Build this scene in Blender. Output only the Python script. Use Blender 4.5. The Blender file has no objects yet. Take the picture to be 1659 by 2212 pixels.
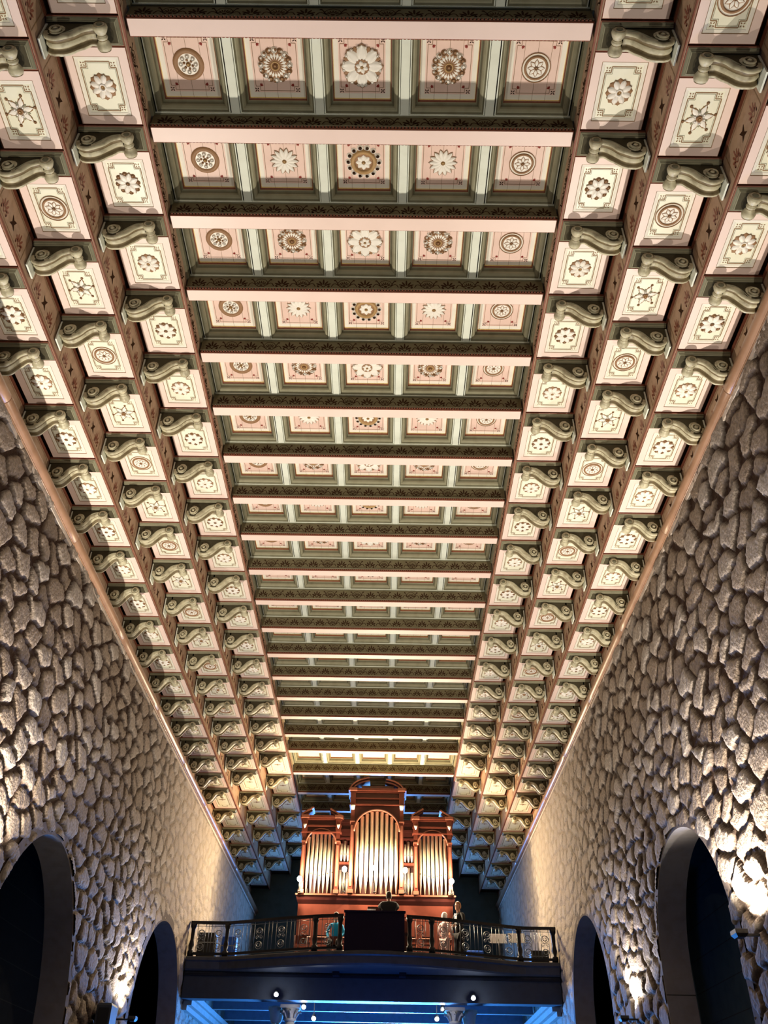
import bpy, math, random
import numpy as np
from mathutils import Vector, Matrix
random.seed(7); np.random.seed(7)
PI = math.pi
sc = bpy.context.scene
col = sc.collection

# ------------------------------------------------------------------ camera
EYE = 1.6
cam_d = bpy.data.cameras.new('camera'); cam = bpy.data.objects.new('camera', cam_d); col.objects.link(cam)
FPX = 1865.8; PITCH = 0.64807; YAW = -0.00859; ROLL = 0.01917
cam_d.sensor_fit = 'VERTICAL'; cam_d.sensor_height = 36.0; cam_d.lens = 36.0 * FPX / 2212.0
cam_d.clip_start = 0.05; cam_d.clip_end = 200
_f = Vector((math.sin(YAW)*math.cos(PITCH), math.cos(YAW)*math.cos(PITCH), math.sin(PITCH)))
_r = Vector((math.cos(YAW), -math.sin(YAW), 0)); _u = _r.cross(_f)
CR = math.cos(ROLL)*_r + math.sin(ROLL)*_u; CU = -math.sin(ROLL)*_r + math.cos(ROLL)*_u; CF = _f
CO = Vector((0.4346, 0.0, EYE))
m = Matrix((CR, CU, -CF)).transposed().to_4x4(); m.translation = CO
cam.matrix_world = m
sc.camera = cam
def in_frame(pts, mg=4):
    xs, ys = [], []
    for p in pts:
        d = Vector(p) - CO; z = d.dot(CF)
        if z <= 0.1: return False
        xs.append(829.5 + FPX*d.dot(CR)/z); ys.append(1106 - FPX*d.dot(CU)/z)
    return max(xs) > mg and min(xs) < 1659-mg and max(ys) > mg and min(ys) < 2212-mg

# ------------------------------------------------------------------ world, exposure, lights
w = bpy.data.worlds.new('world'); sc.world = w; w.use_nodes = True
w.node_tree.nodes['Background'].inputs[0].default_value = (0.30, 0.40, 0.60, 1)
w.node_tree.nodes['Background'].inputs[1].default_value = 0.0
sc.view_settings.view_transform = 'Standard'; sc.view_settings.look = 'None'
sc.view_settings.gamma = 1; sc.view_settings.use_curve_mapping = False
sc.view_settings.exposure = 0.0
WARM = (1.0, 0.92, 0.80); COOL = (0.13, 0.38, 1.0)
def spot(name, loc, aim, power, color, size=150, blend=0.25, radius=0.06):
    d = bpy.data.lights.new(name, 'SPOT'); d.energy = power; d.color = color
    d.spot_size = math.radians(size); d.spot_blend = blend; d.shadow_soft_size = radius
    o = bpy.data.objects.new(name, d); col.objects.link(o); o.location = loc
    o.rotation_euler = (Vector(aim)-Vector(loc)).to_track_quat('-Z', 'Y').to_euler(); return o
def area(name, loc, aim, power, color, sx, sy):
    d = bpy.data.lights.new(name, 'AREA'); d.energy = power; d.color = color
    d.shape = 'RECTANGLE'; d.size = sx; d.size_y = sy
    o = bpy.data.objects.new(name, d); col.objects.link(o); o.location = loc
    o.rotation_euler = (Vector(aim)-Vector(loc)).to_track_quat('-Z', 'Y').to_euler(); return o
def point(name, loc, power, color, radius=0.06):
    d = bpy.data.lights.new(name, 'POINT'); d.energy = power; d.color = color; d.shadow_soft_size = radius
    o = bpy.data.objects.new(name, d); col.objects.link(o); o.location = loc; return o
# wall uplights (the fixtures themselves are built further down at the same places)
UPL = [(4.98, 12.05, 4.10, 1), (4.98, 18.75, 3.95, 1), (-4.72, 11.6, 4.30, -1), (-4.72, 20.5, 4.0, -1), (4.98, 4.9, 3.9, 1), (-4.72, 4.7, 3.9, -1)]
UPW = [1880, 460, 1880, 420, 480, 480]
for (x, y, z, s), p in zip(UPL, UPW):
    spot('uplight_beam', (x, y, z+0.03), (x-0.9*s, y-(0.7 if y < 15 else 0.9), z+3.0), p, WARM, 154 if y < 15 else 140, 0.35, 0.06)
    spot('uplight_spill', (x+0.10*s, y, z+0.05), (x+0.35*s, y, z+2.0), 260 if 10 < y < 15 else 200 if y > 15 else 60, (1.0, 0.95, 0.88), 110, 0.5, 0.05)
# lamps on the organ shelf
ORG = [(-2.28, 28.95, 8.86), (-0.86, 28.9, 9.16), (0.12, 28.9, 9.22), (1.08, 28.9, 9.16), (2.56, 28.95, 8.86)]
for x, y, z in ORG: point('organ_lamp_light', (x, y-0.04, z), 900 if abs(x-0.12) < 0.2 else 480 if abs(x) < 1.3 else 520, (1.0, 0.80, 0.52), 0.07)
# daylight from the west window behind the organ, and from the doorway below the gallery
area('west_window_light', (0, 38.9, 9.0), (0, 30, 10.5), 600, COOL, 3.0, 2.6)
area('west_door_light', (0.3, 38.9, 2.4), (0.3, 28, 5.2), 2400, (0.05, 0.30, 1.0), 3.0, 3.6).data.spread = math.radians(75)
area('gallery_front_fill', (0.2, 25.0, 2.2), (0.2, 26.3, 5.3), 80, (0.03, 0.2, 1.0), 1.2, 0.8)  # added fill, no visible source; stands in for daylight bounced off the floor

# ------------------------------------------------------------------ materials
def srgb(r, g, b):
    f = lambda c: (c/255/12.92) if c/255 <= 0.04045 else ((c/255+0.055)/1.055)**2.4
    return (f(r), f(g), f(b), 1)
def mat(name, c, rough=0.6, metal=0.0, var=0.12, scale=6.0, bump=0.0, emit=None, es=0.0, dirt=None):
    mt = bpy.data.materials.new(name); mt.use_nodes = True
    nt = mt.node_tree; b = nt.nodes['Principled BSDF']
    b.inputs['Roughness'].default_value = rough; b.inputs['Metallic'].default_value = metal
    b.inputs['Base Color'].default_value = c
    b.inputs['Specular IOR Level'].default_value = SPEC.get(name, 0.3)
    if emit:
        b.inputs['Emission Color'].default_value = emit; b.inputs['Emission Strength'].default_value = es
    if var > 0 or bump > 0:
        tc = nt.nodes.new('ShaderNodeTexCoord'); nz = nt.nodes.new('ShaderNodeTexNoise')
        nz.inputs['Scale'].default_value = scale; nz.inputs['Detail'].default_value = 6
        geo = nt.nodes.new('ShaderNodeNewGeometry')
        nt.links.new(geo.outputs['Position'], nz.inputs['Vector'])
        if var > 0:
            mx = nt.nodes.new('ShaderNodeMix'); mx.data_type = 'RGBA'
            d = dirt or (c[0]*0.55, c[1]*0.5, c[2]*0.42, 1)
            mx.inputs[6].default_value = c; mx.inputs[7].default_value = d
            mr = nt.nodes.new('ShaderNodeMapRange'); mr.inputs[1].default_value = 0.45; mr.inputs[2].default_value = 0.85
            mr.inputs[3].default_value = 0; mr.inputs[4].default_value = min(1, var*5)
            nt.links.new(nz.outputs['Fac'], mr.inputs[0]); nt.links.new(mr.outputs[0], mx.inputs[0])
            nt.links.new(mx.outputs[2], b.inputs['Base Color'])
        if bump > 0:
            bp = nt.nodes.new('ShaderNodeBump'); bp.inputs['Strength'].default_value = bump; bp.inputs['Distance'].default_value = 0.02
            nt.links.new(nz.outputs['Fac'], bp.inputs['Height']); nt.links.new(bp.outputs[0], b.inputs['Normal'])
    return mt
SPEC = {'olive_grey_paint': 0.08, 'light_olive_paint': 0.12, 'frieze_brown_paint': 0.1, 'riser_brown_paint': 0.1, 'stencil_dark_paint': 0.0, 'bracket_side_shade': 0.05, 'dark_wood_backing': 0.0, 'dark_aisle_stone': 0.05, 'navy_panel': 0.1, 'bracket_cream_paint': 0.35, 'clay_wall_trim': 0.45, 'gallery_dark_wood': 0.15, 'pink_paint': 0.5, 'cream_paint': 0.5}
M = {}
M['pink'] = mat('pink_paint', (0.80, 0.61, 0.52, 1), 0.42, var=0.03, scale=1.5)
M['pinkfield'] = mat('pink_field_paint', (0.80, 0.57, 0.47, 1), 0.42, var=0.06, scale=3)
M['pale'] = mat('pale_border_paint', (0.80, 0.74, 0.62, 1), 0.45, var=0.04)
M['cream'] = mat('cream_paint', (0.83, 0.80, 0.62, 1), 0.38, var=0.05, scale=4)
M['mint'] = mat('pale_green_paint', (0.70, 0.72, 0.60, 1), 0.5, var=0.05)
M['olive'] = mat('olive_grey_paint', (0.17, 0.16, 0.10, 1), 0.5, var=0.12)
M['oliveL'] = mat('light_olive_paint', (0.30, 0.28, 0.18, 1), 0.5, var=0.1)
M['frieze'] = mat('frieze_brown_paint', (0.175, 0.145, 0.08, 1), 0.55, var=0.1)
M['riser'] = mat('riser_brown_paint', (0.40, 0.265, 0.17, 1), 0.55, var=0.14, scale=9)
M['stencil'] = mat('stencil_dark_paint', (0.045, 0.022, 0.012, 1), 0.6, var=0)
M['redb'] = mat('red_brown_moulding', (0.23, 0.075, 0.04, 1), 0.5, var=0.1, scale=20)
M['line'] = mat('brown_line_paint', (0.26, 0.15, 0.07, 1), 0.6, var=0)
M['red'] = mat('red_motif_paint', (0.28, 0.035, 0.02, 1), 0.6, var=0)
M['dark'] = mat('dark_wood_backing', (0.045, 0.028, 0.018, 1), 0.8, var=0.1)
M['bracket'] = mat('bracket_cream_paint', (0.52, 0.47, 0.31, 1), 0.42, var=0.2, scale=11, dirt=(0.14, 0.10, 0.05, 1))
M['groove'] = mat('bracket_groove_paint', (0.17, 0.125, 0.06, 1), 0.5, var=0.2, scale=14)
M['side'] = mat('bracket_side_shade', (0.07, 0.06, 0.035, 1), 0.7, var=0.1)  # same paint as the scroll, shade of the camera-facing sides put into colour
M['petal'] = mat('petal_cream_paint', (0.84, 0.78, 0.68, 1), 0.35, var=0.02)
M['sepal'] = mat('sepal_brown_paint', (0.30, 0.16, 0.075, 1), 0.5, var=0.05)
M['gold'] = mat('ochre_paint', (0.42, 0.25, 0.10, 1), 0.45, var=0.05)
M['gilt'] = mat('gilt_edge', (0.85, 0.66, 0.30, 1), 0.22, metal=0.85, var=0)
M['trim'] = mat('clay_wall_trim', (0.30, 0.165, 0.095, 1), 0.33, var=0.16, scale=3)
M['plaster'] = mat('rough_plaster', (0.55, 0.46, 0.38, 1), 0.8, var=0.12, scale=10, bump=0.6)
M['ashlar'] = mat('smooth_stone', (0.42, 0.36, 0.31, 1), 0.75, var=0.1, scale=5, bump=0.3)
M['joint'] = mat('dark_joint', (0.05, 0.045, 0.04, 1), 0.9, var=0)
M['wood'] = mat('mahogany', (0.11, 0.026, 0.016, 1), 0.35, var=0.12, scale=4)
M['woodD'] = mat('dark_mahogany', (0.045, 0.009, 0.007, 1), 0.4, var=0.1)
M['woodL'] = mat('light_mahogany', (0.20, 0.070, 0.045, 1), 0.35, var=0.05)
M['pipe'] = mat('tin_pipe_metal', (0.75, 0.70, 0.58, 1), 0.32, metal=0.6, var=0.04)
M['mouth'] = mat('pipe_mouth_shadow', (0.10, 0.07, 0.04, 1), 0.6, var=0)
M['iron'] = mat('wrought_iron', (0.012, 0.012, 0.016, 1), 0.35, metal=0.4, var=0)
M['ironL'] = mat('brushed_iron', (0.22, 0.24, 0.26, 1), 0.3, metal=0.7, var=0)
M['galwood'] = mat('gallery_dark_wood', (0.010, 0.012, 0.022, 1), 0.5, var=0.1)
M['galbeam'] = mat('gallery_beam_paint', (0.035, 0.042, 0.06, 1), 0.6, var=0.1)
M['joist'] = mat('joist_paint', (0.16, 0.20, 0.26, 1), 0.5, var=0.1)
M['reveal'] = mat('arch_reveal_stone', (0.30, 0.265, 0.25, 1), 0.75, var=0.1, scale=5, bump=0.3)
M['galpaint'] = mat('gallery_slab_paint', (0.055, 0.06, 0.075, 1), 0.45, var=0.12)
M['navy'] = mat('navy_panel', (0.010, 0.006, 0.022, 1), 0.6, var=0)
M['lamp'] = mat('lamp_glow', (1, 1, 1, 1), emit=(1, 0.93, 0.80, 1), es=40, var=0)
M['lampw'] = mat('cool_lamp_glow', (1, 1, 1, 1), emit=(0.85, 0.93, 1, 1), es=30, var=0)
M['pane'] = mat('daylit_window_glass', (0.2, 0.4, 0.9, 1), emit=(0.15, 0.42, 1, 1), es=1.2, var=0)
M['blackm'] = mat('black_fixture_metal', (0.02, 0.02, 0.02, 1), 0.5, var=0)
M['floor'] = mat('grey_stone_floor', (0.08, 0.07, 0.06, 1), 0.5, var=0.12, scale=2)
M['ringstone'] = mat('arch_edge_stone', (0.11, 0.08, 0.06, 1), 0.9, var=0.15, scale=9, bump=0.5)
M['aisle_unlit'] = mat('unlit_aisle_stone', (0.02, 0.021, 0.022, 1), 0.9, var=0.1)  # aisle stone copy for the left, unlit darkness put into the colour
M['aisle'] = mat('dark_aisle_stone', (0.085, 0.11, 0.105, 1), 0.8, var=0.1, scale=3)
M['skin'] = mat('skin', (0.55, 0.30, 0.22, 1), 0.5, var=0)
M['suit'] = mat('black_suit_cloth', (0.012, 0.012, 0.016, 1), 0.8, var=0)
M['shirt'] = mat('white_shirt_cloth', (0.75, 0.78, 0.85, 1), 0.7, var=0)
M['teal'] = mat('turquoise_shirt_cloth', (0.0, 0.30, 0.62, 1), 0.7, var=0)
M['rosecloth'] = mat('pink_white_cloth', (0.72, 0.50, 0.50, 1), 0.7, var=0.15, scale=14)
M['hairD'] = mat('dark_hair', (0.03, 0.018, 0.012, 1), 0.6, var=0)
M['hairW'] = mat('white_hair', (0.85, 0.84, 0.86, 1), 0.6, var=0)
M['hairB'] = mat('light_brown_hair', (0.28, 0.14, 0.07, 1), 0.6, var=0)
M['paper'] = mat('white_paper', (0.85, 0.88, 0.95, 1), 0.7, var=0)
M['bluecloth'] = mat('blue_plastic', (0.02, 0.10, 0.55, 1), 0.5, var=0)

def stone_mat():
    mt = bpy.data.materials.new('rubble_stone'); mt.use_nodes = True
    nt = mt.node_tree; b = nt.nodes['Principled BSDF']; b.inputs['Roughness'].default_value = 0.8
    at = nt.nodes.new('ShaderNodeAttribute'); at.attribute_name = 'stone'
    sp = nt.nodes.new('ShaderNodeSeparateColor'); nt.links.new(at.outputs['Color'], sp.inputs[0])
    cr = nt.nodes.new('ShaderNodeValToRGB'); e = cr.color_ramp.elements
    e[0].position = 0; e[0].color = (0.165, 0.12, 0.085, 1); e[1].position = 1; e[1].color = (0.28, 0.235, 0.195, 1)
    k = cr.color_ramp.elements.new(0.5); k.color = (0.23, 0.175, 0.13, 1)
    nt.links.new(sp.outputs[0], cr.inputs[0])
    geo = nt.nodes.new('ShaderNodeNewGeometry')
    nz = nt.nodes.new('ShaderNodeTexNoise'); nz.inputs['Scale'].default_value = 22; nz.inputs['Detail'].default_value = 8
    nt.links.new(geo.outputs['Position'], nz.inputs['Vector'])
    mr = nt.nodes.new('ShaderNodeMapRange'); mr.inputs[1].default_value = 0.3; mr.inputs[2].default_value = 0.7
    mr.inputs[3].default_value = 0.62; mr.inputs[4].default_value = 1.2
    nt.links.new(nz.outputs['Fac'], mr.inputs[0])
    mu = nt.nodes.new('ShaderNodeMix'); mu.data_type = 'RGBA'; mu.blend_type = 'MULTIPLY'; mu.inputs[0].default_value = 1
    nt.links.new(cr.outputs[0], mu.inputs[6]); nt.links.new(mr.outputs[0], mu.inputs[7])
    mx = nt.nodes.new('ShaderNodeMix'); mx.data_type = 'RGBA'; mx.inputs[7].default_value = (0.03, 0.014, 0.008, 1)
    nt.links.new(mu.outputs[2], mx.inputs[6]); nt.links.new(sp.outputs[1], mx.inputs[0])
    pl = nt.nodes.new('ShaderNodeMix'); pl.data_type = 'RGBA'; pl.inputs[7].default_value = (0.52, 0.44, 0.34, 1)
    mk = nt.nodes.new('ShaderNodeMath'); mk.operation = 'MULTIPLY'; mk.inputs[1].default_value = 0.75
    nt.links.new(sp.outputs[2], mk.inputs[0]); nt.links.new(mk.outputs[0], pl.inputs[0]); nt.links.new(mx.outputs[2], pl.inputs[6])
    nt.links.new(pl.outputs[2], b.inputs['Base Color']); b.inputs['Specular IOR Level'].default_value = 0.15
    bp = nt.nodes.new('ShaderNodeBump'); bp.inputs['Strength'].default_value = 0.9; bp.inputs['Distance'].default_value = 0.03
    nt.links.new(nz.outputs['Fac'], bp.inputs['Height']); nt.links.new(bp.outputs[0], b.inputs['Normal'])
    return mt
M['stone'] = stone_mat()

# ------------------------------------------------------------------ mesh helpers
class MB:
    def __init__(s): s.v = []; s.f = []; s.m = []; s.sm = []; s.mats = []
    def mi(s, k):
        if k not in s.mats: s.mats.append(k)
        return s.mats.index(k)
    def add(s, vs, fs, k, smooth=False):
        o = len(s.v); s.v += [tuple(p) for p in vs]; i = s.mi(k)
        for f in fs: s.f.append(tuple(o+a for a in f)); s.m.append(i); s.sm.append(smooth)
    def quad(s, a, b, c, d, k): s.add([a, b, c, d], [(0, 1, 2, 3)], k)
    def box(s, x0, x1, y0, y1, z0, z1, k):
        v = [(x0,y0,z0),(x1,y0,z0),(x1,y1,z0),(x0,y1,z0),(x0,y0,z1),(x1,y0,z1),(x1,y1,z1),(x0,y1,z1)]
        s.add(v, [(0,3,2,1),(4,5,6,7),(0,1,5,4),(1,2,6,5),(2,3,7,6),(3,0,4,7)], k)
    def rings(s, x0, x1, y0, y1, prof, cap=True, fx=(1, 1), fy=(1, 1)):
        """mitred rectangle rings; prof = [(inset, z, material of the strip that follows)]"""
        R = []
        for q in prof:
            i, z = q[0], q[1]
            R.append([(x0+i*fx[0], y0+i*fy[0], z), (x1-i*fx[1], y0+i*fy[0], z), (x1-i*fx[1], y1-i*fy[1], z), (x0+i*fx[0], y1-i*fy[1], z)])
        for a in range(len(R)-1):
            for j in range(4):
                k = (j+1) % 4; s.quad(R[a][j], R[a][k], R[a+1][k], R[a+1][j], prof[a][2])
        if cap: s.quad(*R[-1], prof[-1][2])
    def lathe(s, c, prof, axis, k, n=16, caps=True):
        a = Vector(axis).normalized(); t = Vector((0, 0, 1)) if abs(a.z) < 0.9 else Vector((1, 0, 0))
        u = a.cross(t).normalized(); v = a.cross(u); c = Vector(c); vs = []; fs = []
        for (h, r) in prof:
            for i in range(n):
                q = 2*PI*i/n; vs.append(c + a*h + (u*math.cos(q)+v*math.sin(q))*r)
        for i in range(len(prof)-1):
            for j in range(n):
                k2 = (j+1) % n; fs.append((i*n+j, i*n+k2, (i+1)*n+k2, (i+1)*n+j))
        if caps: fs.append(tuple(range(n))[::-1]); fs.append(tuple(range((len(prof)-1)*n, len(prof)*n)))
        s.add(vs, fs, k, True)
    def tube(s, pts, r, k, n=6, closed=False):
        pts = [Vector(p) for p in pts]; vs = []; fs = []; N = len(pts)
        for i, p in enumerate(pts):
            a = pts[(i-1) % N] if (closed or i > 0) else p; b = pts[(i+1) % N] if (closed or i < N-1) else p
            d = (b-a).normalized(); t = Vector((0, 1, 0)) if abs(d.y) < 0.9 else Vector((1, 0, 0))
            u = d.cross(t).normalized(); v = d.cross(u); rr = r[i] if isinstance(r, list) else r
            for j in range(n):
                q = 2*PI*j/n; vs.append(p+(u*math.cos(q)+v*math.sin(q))*rr)
        M_ = N if closed else N-1
        for i in range(M_):
            for j in range(n):
                k2 = (j+1) % n; i2 = (i+1) % N; fs.append((i*n+j, i*n+k2, i2*n+k2, i2*n+j))
        if not closed: fs.append(tuple(range(n))[::-1]); fs.append(tuple(range((N-1)*n, N*n)))
        s.add(vs, fs, k, True)
    def mesh(s, name):
        me = bpy.data.meshes.new(name); me.from_pydata(s.v, [], s.f)
        for k in s.mats: me.materials.append(M[k])
        me.polygons.foreach_set('material_index', s.m); me.polygons.foreach_set('use_smooth', s.sm); me.update()
        return me
    def build(s, name, parent=None, loc=None):
        o = bpy.data.objects.new(name, s.mesh(name)); col.objects.link(o)
        if parent: o.parent = parent
        if loc: o.location = loc
        return o
def tag(o, label=None, cat=None, group=None, kind=None):
    if label: o['label'] = label
    if cat: o['category'] = cat
    if group: o['group'] = group
    if kind: o['kind'] = kind
    return o
def empty(name, loc=(0, 0, 0)):
    o = bpy.data.objects.new(name, None); o.empty_display_size = 0.1; col.objects.link(o); o.location = loc; return o
def put(name, me, parent, loc=(0, 0, 0)):
    o = bpy.data.objects.new(name, me); col.objects.link(o); o.parent = parent; o.location = loc; return o
ORD = ['first','second','third','fourth','fifth','sixth','seventh','eighth','ninth','tenth','eleventh','twelfth','thirteenth','fourteenth','fifteenth','sixteenth','seventeenth','eighteenth','nineteenth','twentieth','twenty-first','twenty-second','twenty-third','twenty-fourth','twenty-fifth','twenty-sixth','twenty-seventh','twenty-eighth']

# ------------------------------------------------------------------ layout numbers
P = 1.3126; Y0 = 4.530
DL = [0.04,0.06,0.05,0.035,0.01,-0.02,-0.03,-0.06,-0.09,-0.05,-0.05,-0.03,0,0.015,0.01,0.01,0.05,0.03]
YB = {i: Y0+i*P+(DL[i] if 0 <= i < 18 else 0.04) for i in range(-3, 18)}
for j in range(1, 7): YB[17+j] = YB[17]+j*1.97
NB = 23; YBACK = 39.4
def blen(i): return YB[i+1]-YB[i]
ZB = 10.656+EYE                      # soffit of the cross beams
TI = [(2.77, 3.65, 10.57+EYE), (3.65, 4.49, 9.973+EYE), (4.49, 5.30, 9.376+EYE)]
XR = 5.30; XL = -5.05
ZTR = {1: 10.48, -1: 10.12}          # wall trim height, right and left
YN = -1.5                            # near end of what is built

# ------------------------------------------------------------------ stencils (2D polygons)
def ell(cx, cy, a, b, ang, n=8):
    c, s = math.cos(ang), math.sin(ang)
    return [(cx+a*math.cos(t)*c-b*math.sin(t)*s, cy+a*math.cos(t)*s+b*math.sin(t)*c) for t in [2*PI*i/n for i in range(n)]]
def strip2(pts, w):
    out = []
    for i in range(len(pts)-1):
        (x0, y0), (x1, y1) = pts[i], pts[i+1]; d = math.hypot(x1-x0, y1-y0) or 1
        nx, ny = -(y1-y0)/d*w/2, (x1-x0)/d*w/2
        out.append([(x0+nx, y0+ny), (x0-nx, y0-ny), (x1-nx, y1-ny), (x1+nx, y1+ny)])
    return out
def motifA():        # palmette, unit height 1
    o = []
    for k in range(5):
        a = math.radians(90+(k-2)*34); L = 0.66 if k == 2 else 0.56
        o.append(ell(0.0+math.cos(a)*(0.16+L/2), 0.28+math.sin(a)*(0.1+L/2)*0.95, L/2, 0.085, a))
    for s in (-1, 1):
        o += strip2([(0, 0.1), (s*0.2, 0.28), (s*0.42, 0.36), (s*0.56, 0.2), (s*0.44, 0.08)], 0.08)
        o.append(ell(s*0.45, 0.14, 0.1, 0.09, 0))
    return o
def motifB():        # shell in a shield
    o = []
    for k in range(7):
        a = math.radians(90+(k-3)*25); o.append(ell(math.cos(a)*0.36, 0.3+math.sin(a)*0.30, 0.2, 0.05, a, 6))
    o.append(ell(0, 0.25, 0.16, 0.09, 0))
    for s in (-1, 1):
        o += strip2([(0, 0.98), (s*0.35, 0.88), (s*0.56, 0.6), (s*0.52, 0.3), (s*0.2, 0.06), (0, 0.12)], 0.055)
        o += strip2([(s*0.5, 0.3), (s*0.66, 0.7), (s*0.8, 0.9)], 0.08); o.append(ell(s*0.84, 0.9, 0.11, 0.08, 0))
    return o
MA, MBF = motifA(), motifB()
def frieze2(L, period, h):
    """running frieze of length L centred at 0"""
    out = []; n = int(L/period/2)+1
    for k in range(-n, n+1):
        for mo, off in ((MA, 0), (MBF, 0.5)):
            cx = (k+off)*period
            if abs(cx) > L/2-0.14: continue
            out += [[(cx+x*h*0.86, y*h) for x, y in p] for p in mo]
        for s in (-1, 1):
            c0 = k*period; pts = [(c0+s*(0.10+0.24*t)*period*1.0+s*0.06, h*(0.1+0.62*math.sin(PI*t)**0.8*(1-t)+0.05)) for t in [i/6 for i in range(7)]]
            if all(abs(p[0]) < L/2-0.02 for p in pts): out += strip2(pts, h*0.07)
    return out

# ------------------------------------------------------------------ rosettes (relief hangs down from z=0)
def petal(mb, a, r0, r1, wd, z, dome, k, n=6, m_=5, sharp=0.6, split=False):
    """leaf from radius r0 to r1 at angle a"""
    ca, sa = math.cos(a), math.sin(a); vs = []; fs = []
    for i in range(n+1):
        t = i/n; r = r0+(r1-r0)*t
        ww = wd*(math.sin(PI*min(1, t*0.92+0.08))**sharp)
        for j in range(m_+1):
            q = -1+2*j/m_; x = r; y = q*ww
            zz = z-dome*(1-q*q)*(0.35+0.65*math.sin(PI*min(1, t*0.9+0.1)))
            if split and abs(q) < 0.3: zz += dome*0.55
            vs.append((x*ca-y*sa, x*sa+y*ca, zz))
    for i in range(n):
        for j in range(m_):
            b = i*(m_+1)+j; fs.append((b, b+1, b+m_+2, b+m_+1))
    mb.add(vs, fs, k, True)
def ringm(mb, r0, r1, z, h, k, n=28):
    prof = [(z, r0), (z-h, r0+(r1-r0)*0.2), (z-h*1.15, (r0+r1)/2), (z-h, r1-(r1-r0)*0.2), (z, r1)]
    vs = []; fs = []
    for (zz, r) in prof:
        for i in range(n): q = 2*PI*i/n; vs.append((r*math.cos(q), r*math.sin(q), zz))
    for i in range(4):
        for j in range(n): k2 = (j+1) % n; fs.append((i*n+j, i*n+k2, (i+1)*n+k2, (i+1)*n+j))
    mb.add(vs, fs, k, True)
def disc(mb, r, z, k, n=24):
    mb.add([(r*math.cos(2*PI*i/n), r*math.sin(2*PI*i/n), z) for i in range(n)], [tuple(range(n))], k)
def dome(mb, x, y, r, z, h, k, n=10):
    vs = [(x, y, z-h)]; fs = []
    for i, (q, zz) in enumerate(((0.55, 0.82), (0.88, 0.45), (1.0, 0.0))):
        vs += [(x+r*q*math.cos(2*PI*j/n), y+r*q*math.sin(2*PI*j/n), z-h*zz) for j in range(n)]
    for j in range(n):
        k2 = (j+1) % n; fs.append((0, 1+j, 1+k2))
        for i in range(2): fs.append((1+i*n+j, 1+i*n+k2, 1+(i+1)*n+k2, 1+(i+1)*n+j))
    mb.add(vs, fs, k, True)
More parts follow.
